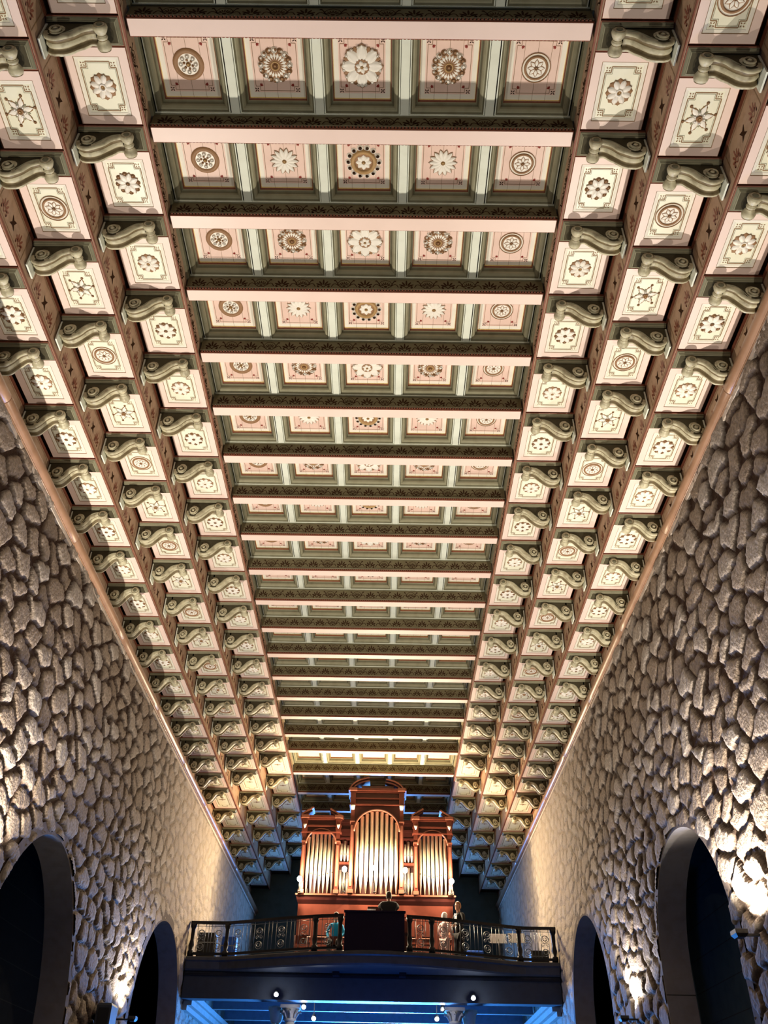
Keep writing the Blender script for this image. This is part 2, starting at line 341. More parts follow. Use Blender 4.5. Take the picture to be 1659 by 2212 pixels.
def rosette(kind):
    mb = MB(); T = 2*PI
    if kind == 'wheelflower':
        ringm(mb, 0.13, 0.20, 0, 0.035, 'sepal'); disc(mb, 0.14, -0.008, 'petal')
        for k in range(8): dome(mb, 0.095*math.cos(T*k/8), 0.095*math.sin(T*k/8), 0.033, -0.008, 0.03, 'petal')
        for k in range(6): dome(mb, 0.055*math.cos(T*k/6+.3), 0.055*math.sin(T*k/6+.3), 0.017, -0.008, 0.035, 'sepal')
        dome(mb, 0, 0, 0.032, -0.01, 0.05, 'gold')
    elif kind == 'wheelstar':
        ringm(mb, 0.175, 0.187, 0, 0.02, 'sepal'); disc(mb, 0.175, -0.004, 'pale'); ringm(mb, 0.12, 0.155, 0, 0.035, 'sepal'); disc(mb, 0.125, -0.014, 'petal')
        for k in range(8): petal(mb, T*k/8, 0.02, 0.114, 0.030, -0.015, 0.010, 'sepal', 6, 2, 1.2); petal(mb, T*k/8, 0.025, 0.104, 0.019, -0.022, 0.012, 'petal', 6, 2, 1.2)
        dome(mb, 0, 0, 0.026, -0.02, 0.03, 'sepal')
    elif kind == 'sunflower':
        for k in range(16):
            a = T*k/16; r = 0.185
            dome(mb, r*math.cos(a), r*math.sin(a), 0.042, 0, 0.045, 'sepal' if k % 2 else 'petal')
            dome(mb, (r+0.012)*math.cos(a+.1), (r+0.012)*math.sin(a+.1), 0.018, -0.03, 0.025, 'petal' if k % 2 else 'sepal')
        disc(mb, 0.165, -0.02, 'sepal')
        for k in range(20): petal(mb, T*k/20, 0.05, 0.152, 0.02, -0.022, 0.018, 'petal', 5, 3)
        for k in range(20): petal(mb, T*(k+.5)/20, 0.05, 0.115, 0.012, -0.036, 0.014, 'sepal', 4, 3)
        ringm(mb, 0.038, 0.062, -0.03, 0.025, 'gold'); dome(mb, 0, 0, 0.03, -0.03, 0.05, 'sepal')
    elif kind == 'acanthus':
        for k in range(8): petal(mb, T*(k+.5)/8, 0.08, 0.255, 0.075, 0, 0.03, 'sepal', 7, 5, 0.45)
        for k in range(8): petal(mb, T*k/8, 0.06, 0.278, 0.082, -0.012, 0.02, 'sepal', 7, 5, 0.5)
        for k in range(8): petal(mb, T*k/8, 0.07, 0.262, 0.068, -0.026, 0.05, 'petal', 8, 6, 0.5, True)
        for k in range(16): dome(mb, 0.235*math.cos(T*(k+.5)/16), 0.235*math.sin(T*(k+.5)/16), 0.022, -0.03, 0.03, 'petal', 8)
        disc(mb, 0.095, -0.055, 'sepal')
        for k in range(6): petal(mb, T*k/6+.3, 0.015, 0.082, 0.026, -0.058, 0.03, 'petal', 5, 4)
        dome(mb, 0, 0, 0.022, -0.07, 0.03, 'gold')
    elif kind == 'daisy':
        for k in range(14):
            a = T*k/14
            petal(mb, a, 0.03, 0.206, 0.040, -0.002, 0.016, 'sepal', 6, 4, 0.55); petal(mb, a, 0.03, 0.196, 0.030, -0.016, 0.035, 'petal', 6, 4, 0.55)
        dome(mb, 0, 0, 0.036, -0.02, 0.04, 'gold')
    elif kind == 'wreath':
        for k in range(14):
            a = T*k/14
            dome(mb, 0.212*math.cos(a), 0.212*math.sin(a), 0.046, 0, 0.035, 'petal'); dome(mb, 0.216*math.cos(a+.02), 0.216*math.sin(a+.02), 0.024, -0.022, 0.03, 'stencil')
        ringm(mb, 0.122, 0.185, 0, 0.06, 'gold'); disc(mb, 0.125, -0.02, 'sepal')
        for k in range(8): petal(mb, T*k/8, 0.02, 0.112, 0.034, -0.024, 0.03, 'petal', 5, 4)
        dome(mb, 0, 0, 0.03, -0.03, 0.05, 'gold')
    elif kind == 'oval8':
        for k in range(8): petal(mb, T*(k+.5)/8, 0.05, 0.168, 0.05, 0, 0.03, 'sepal', 6, 4, 0.5)
        for k in range(8):
            petal(mb, T*k/8, 0.035, 0.162, 0.048, -0.01, 0.014, 'line', 6, 4, 0.55); petal(mb, T*k/8, 0.04, 0.152, 0.040, -0.022, 0.038, 'petal', 6, 5, 0.5)
        ringm(mb, 0.026, 0.048, -0.035, 0.028, 'petal', 16); dome(mb, 0, 0, 0.026, -0.035, 0.028, 'gold')
    elif kind == 'pointed8':
        for k in range(8): dome(mb, 0.138*math.cos(T*(k+.5)/8), 0.138*math.sin(T*(k+.5)/8), 0.036, 0, 0.035, 'sepal')
        for k in range(8):
            petal(mb, T*k/8, 0.02, 0.172, 0.050, -0.008, 0.012, 'line', 6, 4, 0.8); petal(mb, T*k/8, 0.03, 0.162, 0.040, -0.02, 0.036, 'petal', 7, 6, 0.8, True)
        dome(mb, 0, 0, 0.022, -0.03, 0.03, 'sepal')
    elif kind == 'star6':
        for k in range(6):
            a = T*k/6+T/12
            petal(mb, a, 0.03, 0.178, 0.040, -0.001, 0.008, 'line', 6, 4, 1.1); petal(mb, a, 0.03, 0.165, 0.030, -0.010, 0.02, 'petal', 6, 4, 1.2, True)
            petal(mb, a+T/12, 0.03, 0.112, 0.034, -0.001, 0.008, 'line', 5, 3, 0.9); petal(mb, a+T/12, 0.03, 0.100, 0.024, -0.010, 0.016, 'oliveL', 5, 3, 0.9)
            for q in (-1, 1):
                petal(mb, a+q*0.5, 0.04, 0.115, 0.018, -0.004, 0.02, 'oliveL', 5, 3, 1.0)
                dome(mb, 0.135*math.cos(a+q*.16), 0.135*math.sin(a+q*.16), 0.011, 0, 0.02, 'gold', 7)
            dome(mb, 0.188*math.cos(a), 0.188*math.sin(a), 0.021, 0, 0.03, 'sepal', 8)
        for k in range(6): dome(mb, 0.062*math.cos(T*k/6), 0.062*math.sin(T*k/6), 0.022, -0.02, 0.035, 'petal', 8)
        ringm(mb, 0.02, 0.038, -0.03, 0.03, 'sepal', 14); dome(mb, 0, 0, 0.022, -0.04, 0.04, 'gold')
    elif kind == 'diamond':
        for k in range(4): petal(mb, PI/2*k, 0.0, 0.12 if k % 2 == 0 else 0.07, 0.03, -0.001, 0.006, 'line', 4, 2, 0.9)
    return mb.mesh('rosette_'+kind)
RK = {k: rosette(k) for k in ('wheelflower','wheelstar','sunflower','acanthus','daisy','wreath','oval8','pointed8','star6','diamond')}
RWORDS = {'wheelflower': 'brown-ringed flower wheel', 'wheelstar': 'ringed star wheel', 'sunflower': 'beaded sunflower rosette', 'acanthus': 'large acanthus rosette', 'daisy': 'white daisy rosette', 'wreath': 'wreathed ring rosette', 'oval8': 'oval-petalled rosette', 'pointed8': 'pointed-petal rosette', 'star6': 'six-pointed star rosette', 'diamond': 'small painted diamond'}

# ------------------------------------------------------------------ painted lines
def flat_strip(mb, pts, wd, z, k):
    for q in strip2(pts, wd): mb.add([(x, y, z) for x, y in q], [(0, 1, 2, 3)], k)
def notched(x0, x1, y0, y1, n):
    return [(x0+n, y0), (x1-n, y0), (x1-n, y0+n), (x1, y0+n), (x1, y1-n), (x1-n, y1-n), (x1-n, y1), (x0+n, y1), (x0+n, y1-n), (x0, y1-n), (x0, y0+n), (x0+n, y0+n), (x0+n, y0)]

# ------------------------------------------------------------------ tier panel meshes (origin at centre of the underside)
def tier_panel_meshes(Wd, Ln, plain):
    a, b = Wd/2-0.012, Ln/2
    fr = MB()
    fr.rings(-a, a, -b, b, [(0.012, 0.06, 'redb'), (0, 0.045, 'redb'), (0, 0.012, 'redb'), (0.012, 0.0, 'pink'), (0.115, 0.0, 'line'), (0.123, 0.006, 'pale'), (0.155, 0.008, 'pale')], cap=False)
    fd = MB()
    x, y = a-0.155, b-0.155
    fd.rings(-x, x, -y, y, [(0, 0.009, 'pale'), (0.005, 0.012, 'cream')])
    n = 0.07 if not plain else 0.10
    flat_strip(fd, notched(-x+0.022, x-0.022, -y+0.022, y-0.022, n), 0.013, 0.0105, 'line')
    flat_strip(fd, notched(-x+0.038, x-0.038, -y+0.038, y-0.038, n), 0.006, 0.0105, 'oliveL')
    if not plain:
        for sx in (-1, 1):
            for sy in (-1, 1):
                for dx in (-1, 1):
                    for dy in (-1, 1):
                        cx, cy = sx*(x-0.022-0.03)+dx*0.016, sy*(y-0.022-0.03)+dy*0.016
                        fd.add([(p, q, 0.0105) for p, q in ell(cx, cy, 0.013, 0.008, math.atan2(dy, dx), 6)], [tuple(range(6))], 'line')
    return fr.mesh('pink_frame'), fd.mesh('cream_field')

# ------------------------------------------------------------------ brackets
SCW = 0.235   # scroll width along the nave
def bracket_meshes(U, s):
    """u = distance outwards from the tier's inner edge; s = side sign.  local origin: inner edge, tier soffit, camera side."""
    X = lambda u: s*u
    BW = 0.34
    def ring(mb, pr):
        R = []
        for (i, z, k) in pr:
            R.append([(X(0.02+i), i, z), (X(U-0.024), i, z), (X(U-0.024), BW-i, z), (X(0.02+i), BW-i, z)])
        for a in range(len(R)-1):
            for j in range(4):
                k2 = (j+1) % 4; mb.quad(R[a][j], R[a][k2], R[a+1][k2], R[a+1][j], pr[a][2])
        mb.quad(*R[-1], pr[-1][2])
    blk = MB()
    ring(blk, [(0, 0.03, 'redb'), (0, -0.008, 'redb'), (0.010, -0.012, 'oliveL'), (0.014, -0.028, 'olive'), (0.030, -0.033, 'oliveL'), (0.036, -0.045, 'olive'), (0.046, -0.054, 'oliveL'), (0.052, -0.060, 'side')])  # block underside in the same painted-shade dark
    # S path
    cB = (U-0.185, -0.265); rB = 0.145; cS = (0.215, -0.160); rS = 0.08
    def bez(p0, p1, p2, p3, n):
        return [tuple((1-t)**3*a+3*(1-t)**2*t*b+3*(1-t)*t*t*c_+t**3*d for a, b, c_, d in zip(p0, p1, p2, p3)) for t in [i/n for i in range(n+1)]]
    path = bez((0.285, -0.150), (0.42, -0.12), (0.46, -0.33), (cB[0]-0.06, cB[1]-rB*0.93), 14)
    path += bez((cB[0]-0.06, cB[1]-rB*0.93), (cB[0]-0.03, cB[1]-rB*1.0), (cB[0], cB[1]-rB), (cB[0]+0.03, cB[1]-rB*0.97), 3)[1:]
    for i in range(1, 26):
        q = math.radians(-77+i*24); r = rB*(1-0.030*i); path.append((cB[0]+r*math.cos(q), cB[1]+r*math.sin(q)))
    sec = [(-0.5, -0.04), (-0.5, 0.0), (-0.46, 0.020), (-0.34, 0.026), (-0.25, 0.012), (-0.20, -0.004), (-0.13, 0.000), (0, 0.014), (0.13, 0.000), (0.20, -0.004), (0.25, 0.012), (0.34, 0.026), (0.46, 0.020), (0.5, 0.0), (0.5, -0.04)]
    scr = MB(); vs = []; fs = []; gf = []
    N = len(path)
    for i, p in enumerate(path):
        a = path[max(0, i-1)]; b = path[min(N-1, i+1)]; dx, dz = b[0]-a[0], b[1]-a[1]; d = math.hypot(dx, dz)
        nx, nz = dz/d, -dx/d      # outward (down) normal
        prog = max(0, i-18)/25.0
        wd = SCW*(1+0.16*prog)*(0.96+0.04*math.cos(i))
        th = 1.0 if i <= 18 else max(0.45, 1-prog*0.6)
        for (q, h) in sec: vs.append((X(p[0]+nx*h*th), BW/2+q*wd, p[1]+nz*h*th))
    n = len(sec)
    for i in range(N-1):
        for j in range(n-1):
            fq = (i*n+j, i*n+j+1, (i+1)*n+j+1, (i+1)*n+j)
            (gf if j in (3, 4, 5, 8, 9, 10) else fs).append(fq)
    scr.add(vs, fs, 'bracket', True); 
    o = len(scr.v)-len(vs); mi = scr.mi('groove')
    for fq in gf: scr.f.append(tuple(o+a for a in fq)); scr.m.append(mi); scr.sm.append(True)
    # body between block and S
    for yy in (BW/2-SCW*0.44, BW/2+SCW*0.44):
        for i in range(17):
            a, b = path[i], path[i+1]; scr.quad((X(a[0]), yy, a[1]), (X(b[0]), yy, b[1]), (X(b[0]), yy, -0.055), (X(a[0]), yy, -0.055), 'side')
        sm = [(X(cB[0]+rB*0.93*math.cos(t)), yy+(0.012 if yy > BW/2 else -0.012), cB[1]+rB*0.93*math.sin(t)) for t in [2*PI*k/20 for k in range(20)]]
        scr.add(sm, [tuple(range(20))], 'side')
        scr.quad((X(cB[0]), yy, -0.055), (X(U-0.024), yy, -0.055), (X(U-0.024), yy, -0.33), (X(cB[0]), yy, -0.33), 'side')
        # upper rim of the S, the thin band seen on the side of the bracket
    for yy in (BW/2-SCW*0.46, BW/2+SCW*0.46):
        rim = bez((0.17, -0.105), (0.48, -0.085), (0.46, -0.22), (cB[0]-0.09, cB[1]-0.07), 12)
        scr.tube([(X(u), yy, z) for u, z in rim], 0.012, 'oliveL', 5)
    eye = MB()
    eye.lathe((X(cB[0]), BW/2, cB[1]), [(-SCW*0.66, 0.0), (-SCW*0.655, 0.018), (-SCW*0.60, 0.03), (SCW*0.60, 0.03), (SCW*0.655, 0.018), (SCW*0.66, 0.0)], (0, 1, 0), 'bracket', 12, False)
    for sg in (-1, 1):
        eye.tube([(X(cB[0]+0.062*math.cos(t)), BW/2+sg*SCW*0.58, cB[1]+0.062*math.sin(t)) for t in [2*PI*k/16 for k in range(16)]], 0.014, 'bracket', 6, True)
    small = MB()
    w2 = 0.145
    small.lathe((X(cS[0]), BW/2, cS[1]), [(-w2, 0.0), (-w2, 0.062), (-w2+0.012, 0.080), (-0.10, 0.086), (-0.065, 0.072), (-0.028, 0.050), (-0.012, 0.062), (0, 0.066), (0.012, 0.062), (0.028, 0.050), (0.065, 0.072), (0.10, 0.086), (w2-0.012, 0.080), (w2, 0.062), (w2, 0.0)], (0, 1, 0), 'bracket', 18, False)
    for hh, ra in ((-0.030, 0.0525), (0.030, 0.0525), (-w2+0.004, 0.070), (w2-0.004, 0.070)):
        small.lathe((X(cS[0]), BW/2+hh, cS[1]), [(-0.008, ra), (0.008, ra)], (0, 1, 0), 'groove', 18, False)
    for sg in (-1, 1):
        small.lathe((X(cS[0]), BW/2+sg*(w2+0.002), cS[1]), [(0, 0.04), (sg*0.006, 0.036), (sg*0.010, 0.0)], (0, 1, 0), 'olive', 12, False)
    plate = MB()
    x0, x1 = sorted((X(U-0.046), X(U-0.024)))
    plate.box(x0, x1, BW/2-0.115, BW/2+0.115, -0.47, -0.09, 'mint')
    return [('moulded_block', blk.mesh('moulded_block')), ('scroll', scr.mesh('scroll')), ('volute_eye', eye.mesh('volute_eye')), ('small_volute', small.mesh('small_volute')), ('back_plate', plate.mesh('back_plate'))]

# ------------------------------------------------------------------ the stepped ceiling
TN = ['inner', 'middle', 'outer']; SN = {-1: 'left', 1: 'right'}
for s in (-1, 1):
    for t, (xi, xo, zt) in enumerate(TI):
        U = xo-xi
        BM = bracket_meshes(U, s)
        near = tier_panel_meshes(U-0.07, P-0.36, False); far = tier_panel_meshes(U-0.07, 1.97-0.36, True)
        nb = npn = 0
        for i in range(-2, NB):
            yb = YB[i]-0.06
            if yb+0.34 < YBACK and in_frame([(s*xi, yb, zt), (s*xo, yb, zt-0.1), (s*xi, yb+0.34, zt-0.1), (s*xo, yb+0.34, zt-0.3)], 8):
                o = empty('scroll_bracket', (s*xi, yb, zt))
                tag(o, 'olive-cream carved scroll bracket, %s %s tier, %s down from the top' % (SN[s], TN[t], ORD[nb]), 'bracket', 'scroll brackets under the %s %s tier' % (SN[s], TN[t]))
                for nm, me in BM: put(nm, me, o)
                nb += 1
            y0 = yb+0.34+0.01; y1 = YB[i+1]-0.06-0.01
            if y1 > YBACK-0.1: continue
            xm = s*(xi+(U-0.07)/2+0.006); ym = (y0+y1)/2
            if in_frame([(s*xi, y0, zt), (s*xo, y0, zt), (s*xi, y1, zt), (s*xo, y1, zt)], 6):
                if i >= 17: kd = 'diamond'
                elif t == 0: kd = 'oval8' if i % 2 == 0 else 'pointed8'
                elif t == 1: kd = 'star6' if i % 2 == 0 else 'wheelstar'
                else: kd = 'oval8' if i % 2 else 'pointed8'
                o = empty('soffit_panel', (xm, ym, zt)); o.rotation_euler = (0, 0, 0)
                o.scale = (1, (y1-y0)/((P-0.36) if i < 17 else (1.97-0.36)), 1)
                tag(o, 'cream panel with %s, %s %s tier, %s panel from the top' % (RWORDS[kd], SN[s], TN[t], ORD[npn]), 'panel', 'panels of the %s %s tier' % (SN[s], TN[t]))
                fr, fd = (near if i < 17 else far)
                put('pink_frame', fr, o); put('cream_field', fd, o)
                r = put('rosette', RK[kd], o, (0, 0, 0.012)); r.scale = (1, 1, 0.6); r.rotation_euler = (0, 0, 0.3 if kd != 'diamond' else 0)
                npn += 1

# riser boards: the upright faces of the steps, one board per step and side
def riser(s, x, z0, z1, label, well=False):
    """upright board facing the middle of the nave, from z0 up to z1"""
    mb = MB(); X = s*x; F = lambda d: X-s*d        # d = how far it stands proud towards the nave
    ya, yb = YN, YBACK
    H = z1-z0
    if not well:
        mb.box(min(X, X+s*0.018), max(X, X+s*0.018), ya, yb, z0-0.0, z1+0.02, 'riser')
        mb.box(min(F(0.014), X), max(F(0.014), X), ya, yb, z0-0.02, z0+0.028, 'redb')
        mb.box(min(F(0.004), X), max(F(0.004), X), ya, yb, z0+0.028, z0+0.07, 'riser')
        mb.box(min(F(0.02), X), max(F(0.02), X), ya, yb, z1-0.05, z1+0.0, 'redb')
    else:
        mb.box(min(X, X+s*0.018), max(X, X+s*0.018), ya, yb, z0, z1, 'riser')
        mb.box(min(F(0.02), X), max(F(0.02), X), ya, yb, z0-0.012, z0+0.03, 'redb')
        mb.box(min(F(0.035), X), max(F(0.035), X), ya, yb, z0+0.36, z0+0.40, 'oliveL')
        mb.box(min(F(0.05), X), max(F(0.05), X), ya, yb, z0+0.40, z1, 'olive')
    for i in range(-2, NB):
        a = YB[i]+(0.28 if not well else 0.215); b = YB[i+1]-(0.06 if not well else 0.0)
        if b > yb: break
        zc0 = z0+0.09; zc1 = z1-0.08 if not well else z0+0.34
        d = 0.003
        if not well:
            q = [(a+0.05, zc0), (b-0.05, zc0), (b-0.05, zc1), (a+0.05, zc1), (a+0.05, zc0)]
            for st in strip2(q, 0.014): mb.add([(F(d), p[0], p[1]) for p in st], [(0, 1, 2, 3)], 'line')
            ym = (a+b)/2; 
            hole = [(ym+1.5*a1, zc0+0.10+1.6*b1) for a1, b1 in ((-0.05, 0), (-0.018, 0.05), (-0.045, 0.11), (0, 0.085), (0.045, 0.11), (0.02, 0.05), (0.05, 0), (0, 0.02))]
            if i < 17: mb.add([(F(d+0.001), p, q_) for p, q_ in hole], [tuple(range(8))], 'stencil')
            sc_ = min(0.26, (zc1-zc0)*0.62)
            for cy in (a+0.22, b-0.22):
                for po in MA: mb.add([(F(d), cy+px*sc_*0.62, zc0+0.03+py*sc_) for px, py in po], [tuple(range(len(po)))], 'redb')
        else:
            L = b-a
            for po in frieze2(L-0.05, 0.55, 0.19): mb.add([(F(d), (a+b)/2+px, z0+0.06+py) for px, py in po], [tuple(range(len(po)))], 'stencil')
    o = mb.build('riser_board'); tag(o, label, 'riser board', 'riser boards of the stepped ceiling'); return o
for s in (-1, 1):
    riser(s, 2.77, TI[0][2], ZB+0.66, 'brown stencilled board lining the %s side of the central coffers' % SN[s], True)
    riser(s, 3.65, TI[1][2], TI[0][2]+0.04, 'brown stencilled riser between %s inner and middle tiers' % SN[s])
    riser(s, 4.49, TI[2][2], TI[1][2]+0.04, 'brown stencilled riser between %s middle and outer tiers' % SN[s])
    riser(s, 5.30, ZTR[s]+0.02, TI[2][2]+0.02, 'brown stencilled riser above the %s wall trim' % SN[s])

# ceiling backing (setting)
cb = MB()
for s in (-1, 1):
    for t, (xi, xo, zt) in enumerate(TI):
        a, b = sorted((s*(xi+0.022), s*(xo-0.002))); tb = MB(); tb.box(a, b, YN, YBACK, zt+0.062, zt+0.12, 'dark'); tag(tb.build('ceiling_tier'), kind='structure')
cb.box(-2.70, 2.70, YN, YBACK, ZB+0.56, ZB+0.66, 'dark')
o = cb.build('ceiling'); tag(o, kind='structure')

# cross beams
def beam_meshes():
    L = 2.74; W_ = 0.215; H_ = 0.37
    sf = MB(); sf.rings(-L, L, 0.0, W_, [(0.0, 0.028, 'redb'), (0.0, 0.010, 'redb'), (0.010, 0.0, 'pink'), (0.012, -0.001, 'pink')])
    bd = MB()
    for yy in (-0.004, W_+0.004):
        for k in range(int(2*L/0.045)):
            x = -L+0.02+k*0.045; bd.box(x, x+0.028, yy-0.010, yy+0.010, 0.028, 0.048, 'redb')
    bd.box(-L, L, 0.004, W_-0.004, 0.026, 0.052, 'stencil')
    fr = MB()
    for yy, sg in ((0.0, -1), (W_, 1)):
        a, b = sorted((yy-sg*0.03, yy+sg*0.014)); fr.box(-L, L, a, b, 0.052, 0.066, 'oliveL')
        a, b = sorted((yy-sg*0.04, yy-sg*0.002)); fr.box(-L, L, a, b, 0.066, 0.31, 'frieze')
        a, b = sorted((yy-sg*0.04, yy+sg*0.012)); fr.box(-L, L, a, b, 0.31, 0.325, 'olive')
        a, b = sorted((yy-sg*0.04, yy+sg*0.02)); fr.box(-L, L, a, b, 0.325, 0.36, 'mint')
    st = MB()
    for po in frieze2(2*L-0.05, 0.64, 0.20): st.add([(px, 0.0005, 0.085+py) for px, py in po], [tuple(range(len(po)))], 'stencil')
    # the stencil belongs to the frieze board surface
    for vs_, f_, in ((st.v, st.f),):
        o_ = len(fr.v); fr.v += vs_; mi = fr.mi('stencil')
        for f in f_: fr.f.append(tuple(o_+a for a in f)); fr.m.append(mi); fr.sm.append(False)
    return [('soffit', sf.mesh('soffit')), ('dentil_moulding', bd.mesh('dentil_moulding')), ('frieze_board', fr.mesh('frieze_board'))]
BMs = beam_meshes(); nbm = 0
for i in range(0, NB):
    if YB[i] > YBACK-0.4: break
    o = empty('cross_beam', (0, YB[i], ZB))
    if i <= 18: lb = 'pink-bottomed cross beam with dark palmette frieze, %s beam from the top' % ORD[nbm]
    else: lb = 'shadowed cross beam near the organ, %s beam from the top' % ORD[nbm]
    tag(o, lb, 'beam', 'cross beams of the central ceiling'); nbm += 1
    for nm, me in BMs: put(nm, me, o)

# coffers
def coffer_meshes(w_, l_, plain):
    a, b = w_/2, l_/2
    z = 0.0       # local zero = level of the pale edge strip
    fr = MB(); fr.rings(-a, a, -b, b, [(0.0, 0.0, 'mint'), (0.014, -0.004, 'olive'), (0.028, 0.012, 'olive'), (0.032, 0.02, 'oliveL'), (0.05, 0.025, 'oliveL'), (0.07, 0.045, 'oliveL'), (0.078, 0.075, 'olive'), (0.088, 0.105, 'olive'), (0.104, 0.112, 'oliveL'), (0.110, 0.125, 'redb'), (0.116, 0.150, 'redb'), (0.124, 0.152, 'gilt'), (0.130, 0.168, 'pale')], cap=False)
    pn = MB(); x, y = a-0.130, b-0.130
    pn.rings(-x, x, -y, y, [(0, 0.168, 'pale'), (0.062, 0.168, 'pinkfield' if not plain else 'cream'), (0.066, 0.169, 'pinkfield' if not plain else 'cream')])
    if not plain:
        zz = 0.1665
        flat_strip(pn, notched(-x+0.085, x-0.085, -y+0.085, y-0.085, 0.055), 0.006, zz, 'line')
        for sx in (-1, 1):
            for sy in (-1, 1):
                cx, cy = sx*(x-0.095), sy*(y-0.095)
                for k in range(4):
                    q = PI/4+k*PI/2; pn.add([(p, r, zz) for p, r in ell(cx+0.02*math.cos(q), cy+0.02*math.sin(q), 0.015, 0.007, q, 6)], [tuple(range(6))], 'stencil')
                q = math.atan2(-sy, -sx)
                for dq in (-0.5, 0, 0.5):
                    pn.add([(p, r, zz) for p, r in ell(cx+0.08*math.cos(q)+0.012*math.cos(q+dq*2), cy+0.08*math.sin(q)+0.012*math.sin(q+dq*2), 0.02, 0.009, q+dq, 6)], [tuple(range(6))], 'red')
        for k in (-1, 0, 1):
            pn.add([(k*0.17-0.002, -y, zz+0.0008), (k*0.17+0.002, -y, zz+0.0008), (k*0.17+0.002, y, zz+0.0008), (k*0.17-0.002, y, zz+0.0008)], [(0, 1, 2, 3)], 'line')
    rb = MB(); rb.rings(-0.056, 0.056, -b, b, [(0, 0.05, 'mint'), (0, -0.012, 'mint'), (0.006, -0.018, 'mint')], fy=(0, 0))
    return fr.mesh('moulding_frame'), pn.mesh('painted_panel'), rb.mesh('rib')
PITCHX = 1.106
CM = {}
def cmesh(j, l_, plain):
    k = (j in (0, 4), round(l_, 1), plain)
    if k not in CM: CM[k] = (coffer_meshes(0.97 if k[0] else PITCHX-0.124, l_, plain), l_)
    return CM[k]
for i in range(-1, NB-1):
    y0 = YB[i]+0.215+0.012; y1 = YB[i+1]-0.012
    if y1 > YBACK: break
    for j in range(5):
        xc = (j-2)*PITCHX
        if j == 0: xc = -2.215
        if j == 4: xc = 2.215
        zc = ZB+0.345
        if not in_frame([(xc-.5, y0, zc), (xc+.5, y0, zc), (xc-.5, y1, zc), (xc+.5, y1, zc)], 6): continue
        if i >= 17: kd = 'diamond'
        elif i % 2 == 0: kd = ['wheelflower', 'sunflower', 'acanthus', 'sunflower', 'wheelstar'][j]
        else: kd = ['wheelflower', 'daisy', 'wreath', 'daisy', 'wheelstar'][j]
        (fr, pn, rb), l0 = cmesh(j, y1-y0, i >= 17)
        o = empty('sunken_coffer', (xc, (y0+y1)/2, zc)); o.scale = (1, (y1-y0)/l0, 1)
        colr = 'pink' if i < 17 else 'plain cream'
        lb = '%s coffer with %s, %s from left, row %s from the top' % (colr, RWORDS[kd], ORD[j], ORD[i+1])
        tag(o, lb, 'coffer', 'sunken coffers of the central ceiling')
        put('moulding_frame', fr, o); put('painted_panel', pn, o)
        r = put('rosette', RK[kd], o, (0, 0.0, 0.168)); r.scale = (1, 1, 0.6)
        if j < 4: put('rib', rb, o, (((j-2)+0.5)*PITCHX-xc, 0, 0))

# ------------------------------------------------------------------ stone walls
ARCH = {1: [(12.92, 16.70, 6.15, 1.0), (20.75, 24.95, 6.53, 1.05)], -1: [(12.55, 17.02, 5.87, 1.38), (21.25, 26.2, 6.42, 1.0)]}   # y0, y1, apex z
def arch_half(a, n=40):
    """outline points of an arch opening from the near foot up and over to the far foot"""
    y0, y1, za, kf = a; r = (y1-y0)/2; yc = (y0+y1)/2; zs = za-r*kf
    return [(y0, 0.0)]+[(yc-r*math.cos(t), zs+r*kf*math.sin(t)) for t in [PI*i/n for i in range(n+1)]]+[(y1, 0.0)]
def inside(Y, Z, a, g=0.0):
    y0, y1, za, kf = a; r = (y1-y0)/2; yc = (y0+y1)/2; zs = za-r*kf
    up = ((Y-yc)/(r+g))**2+(np.maximum(Z-zs, 0)/(r*kf+g))**2 < 1
    return np.where(Z > zs, up, (Y > y0-g) & (Y < y1+g))
def hash2(i, j, k):
    v = np.sin(i*127.1+j*311.7+k*74.7)*43758.5453; return v-np.floor(v)
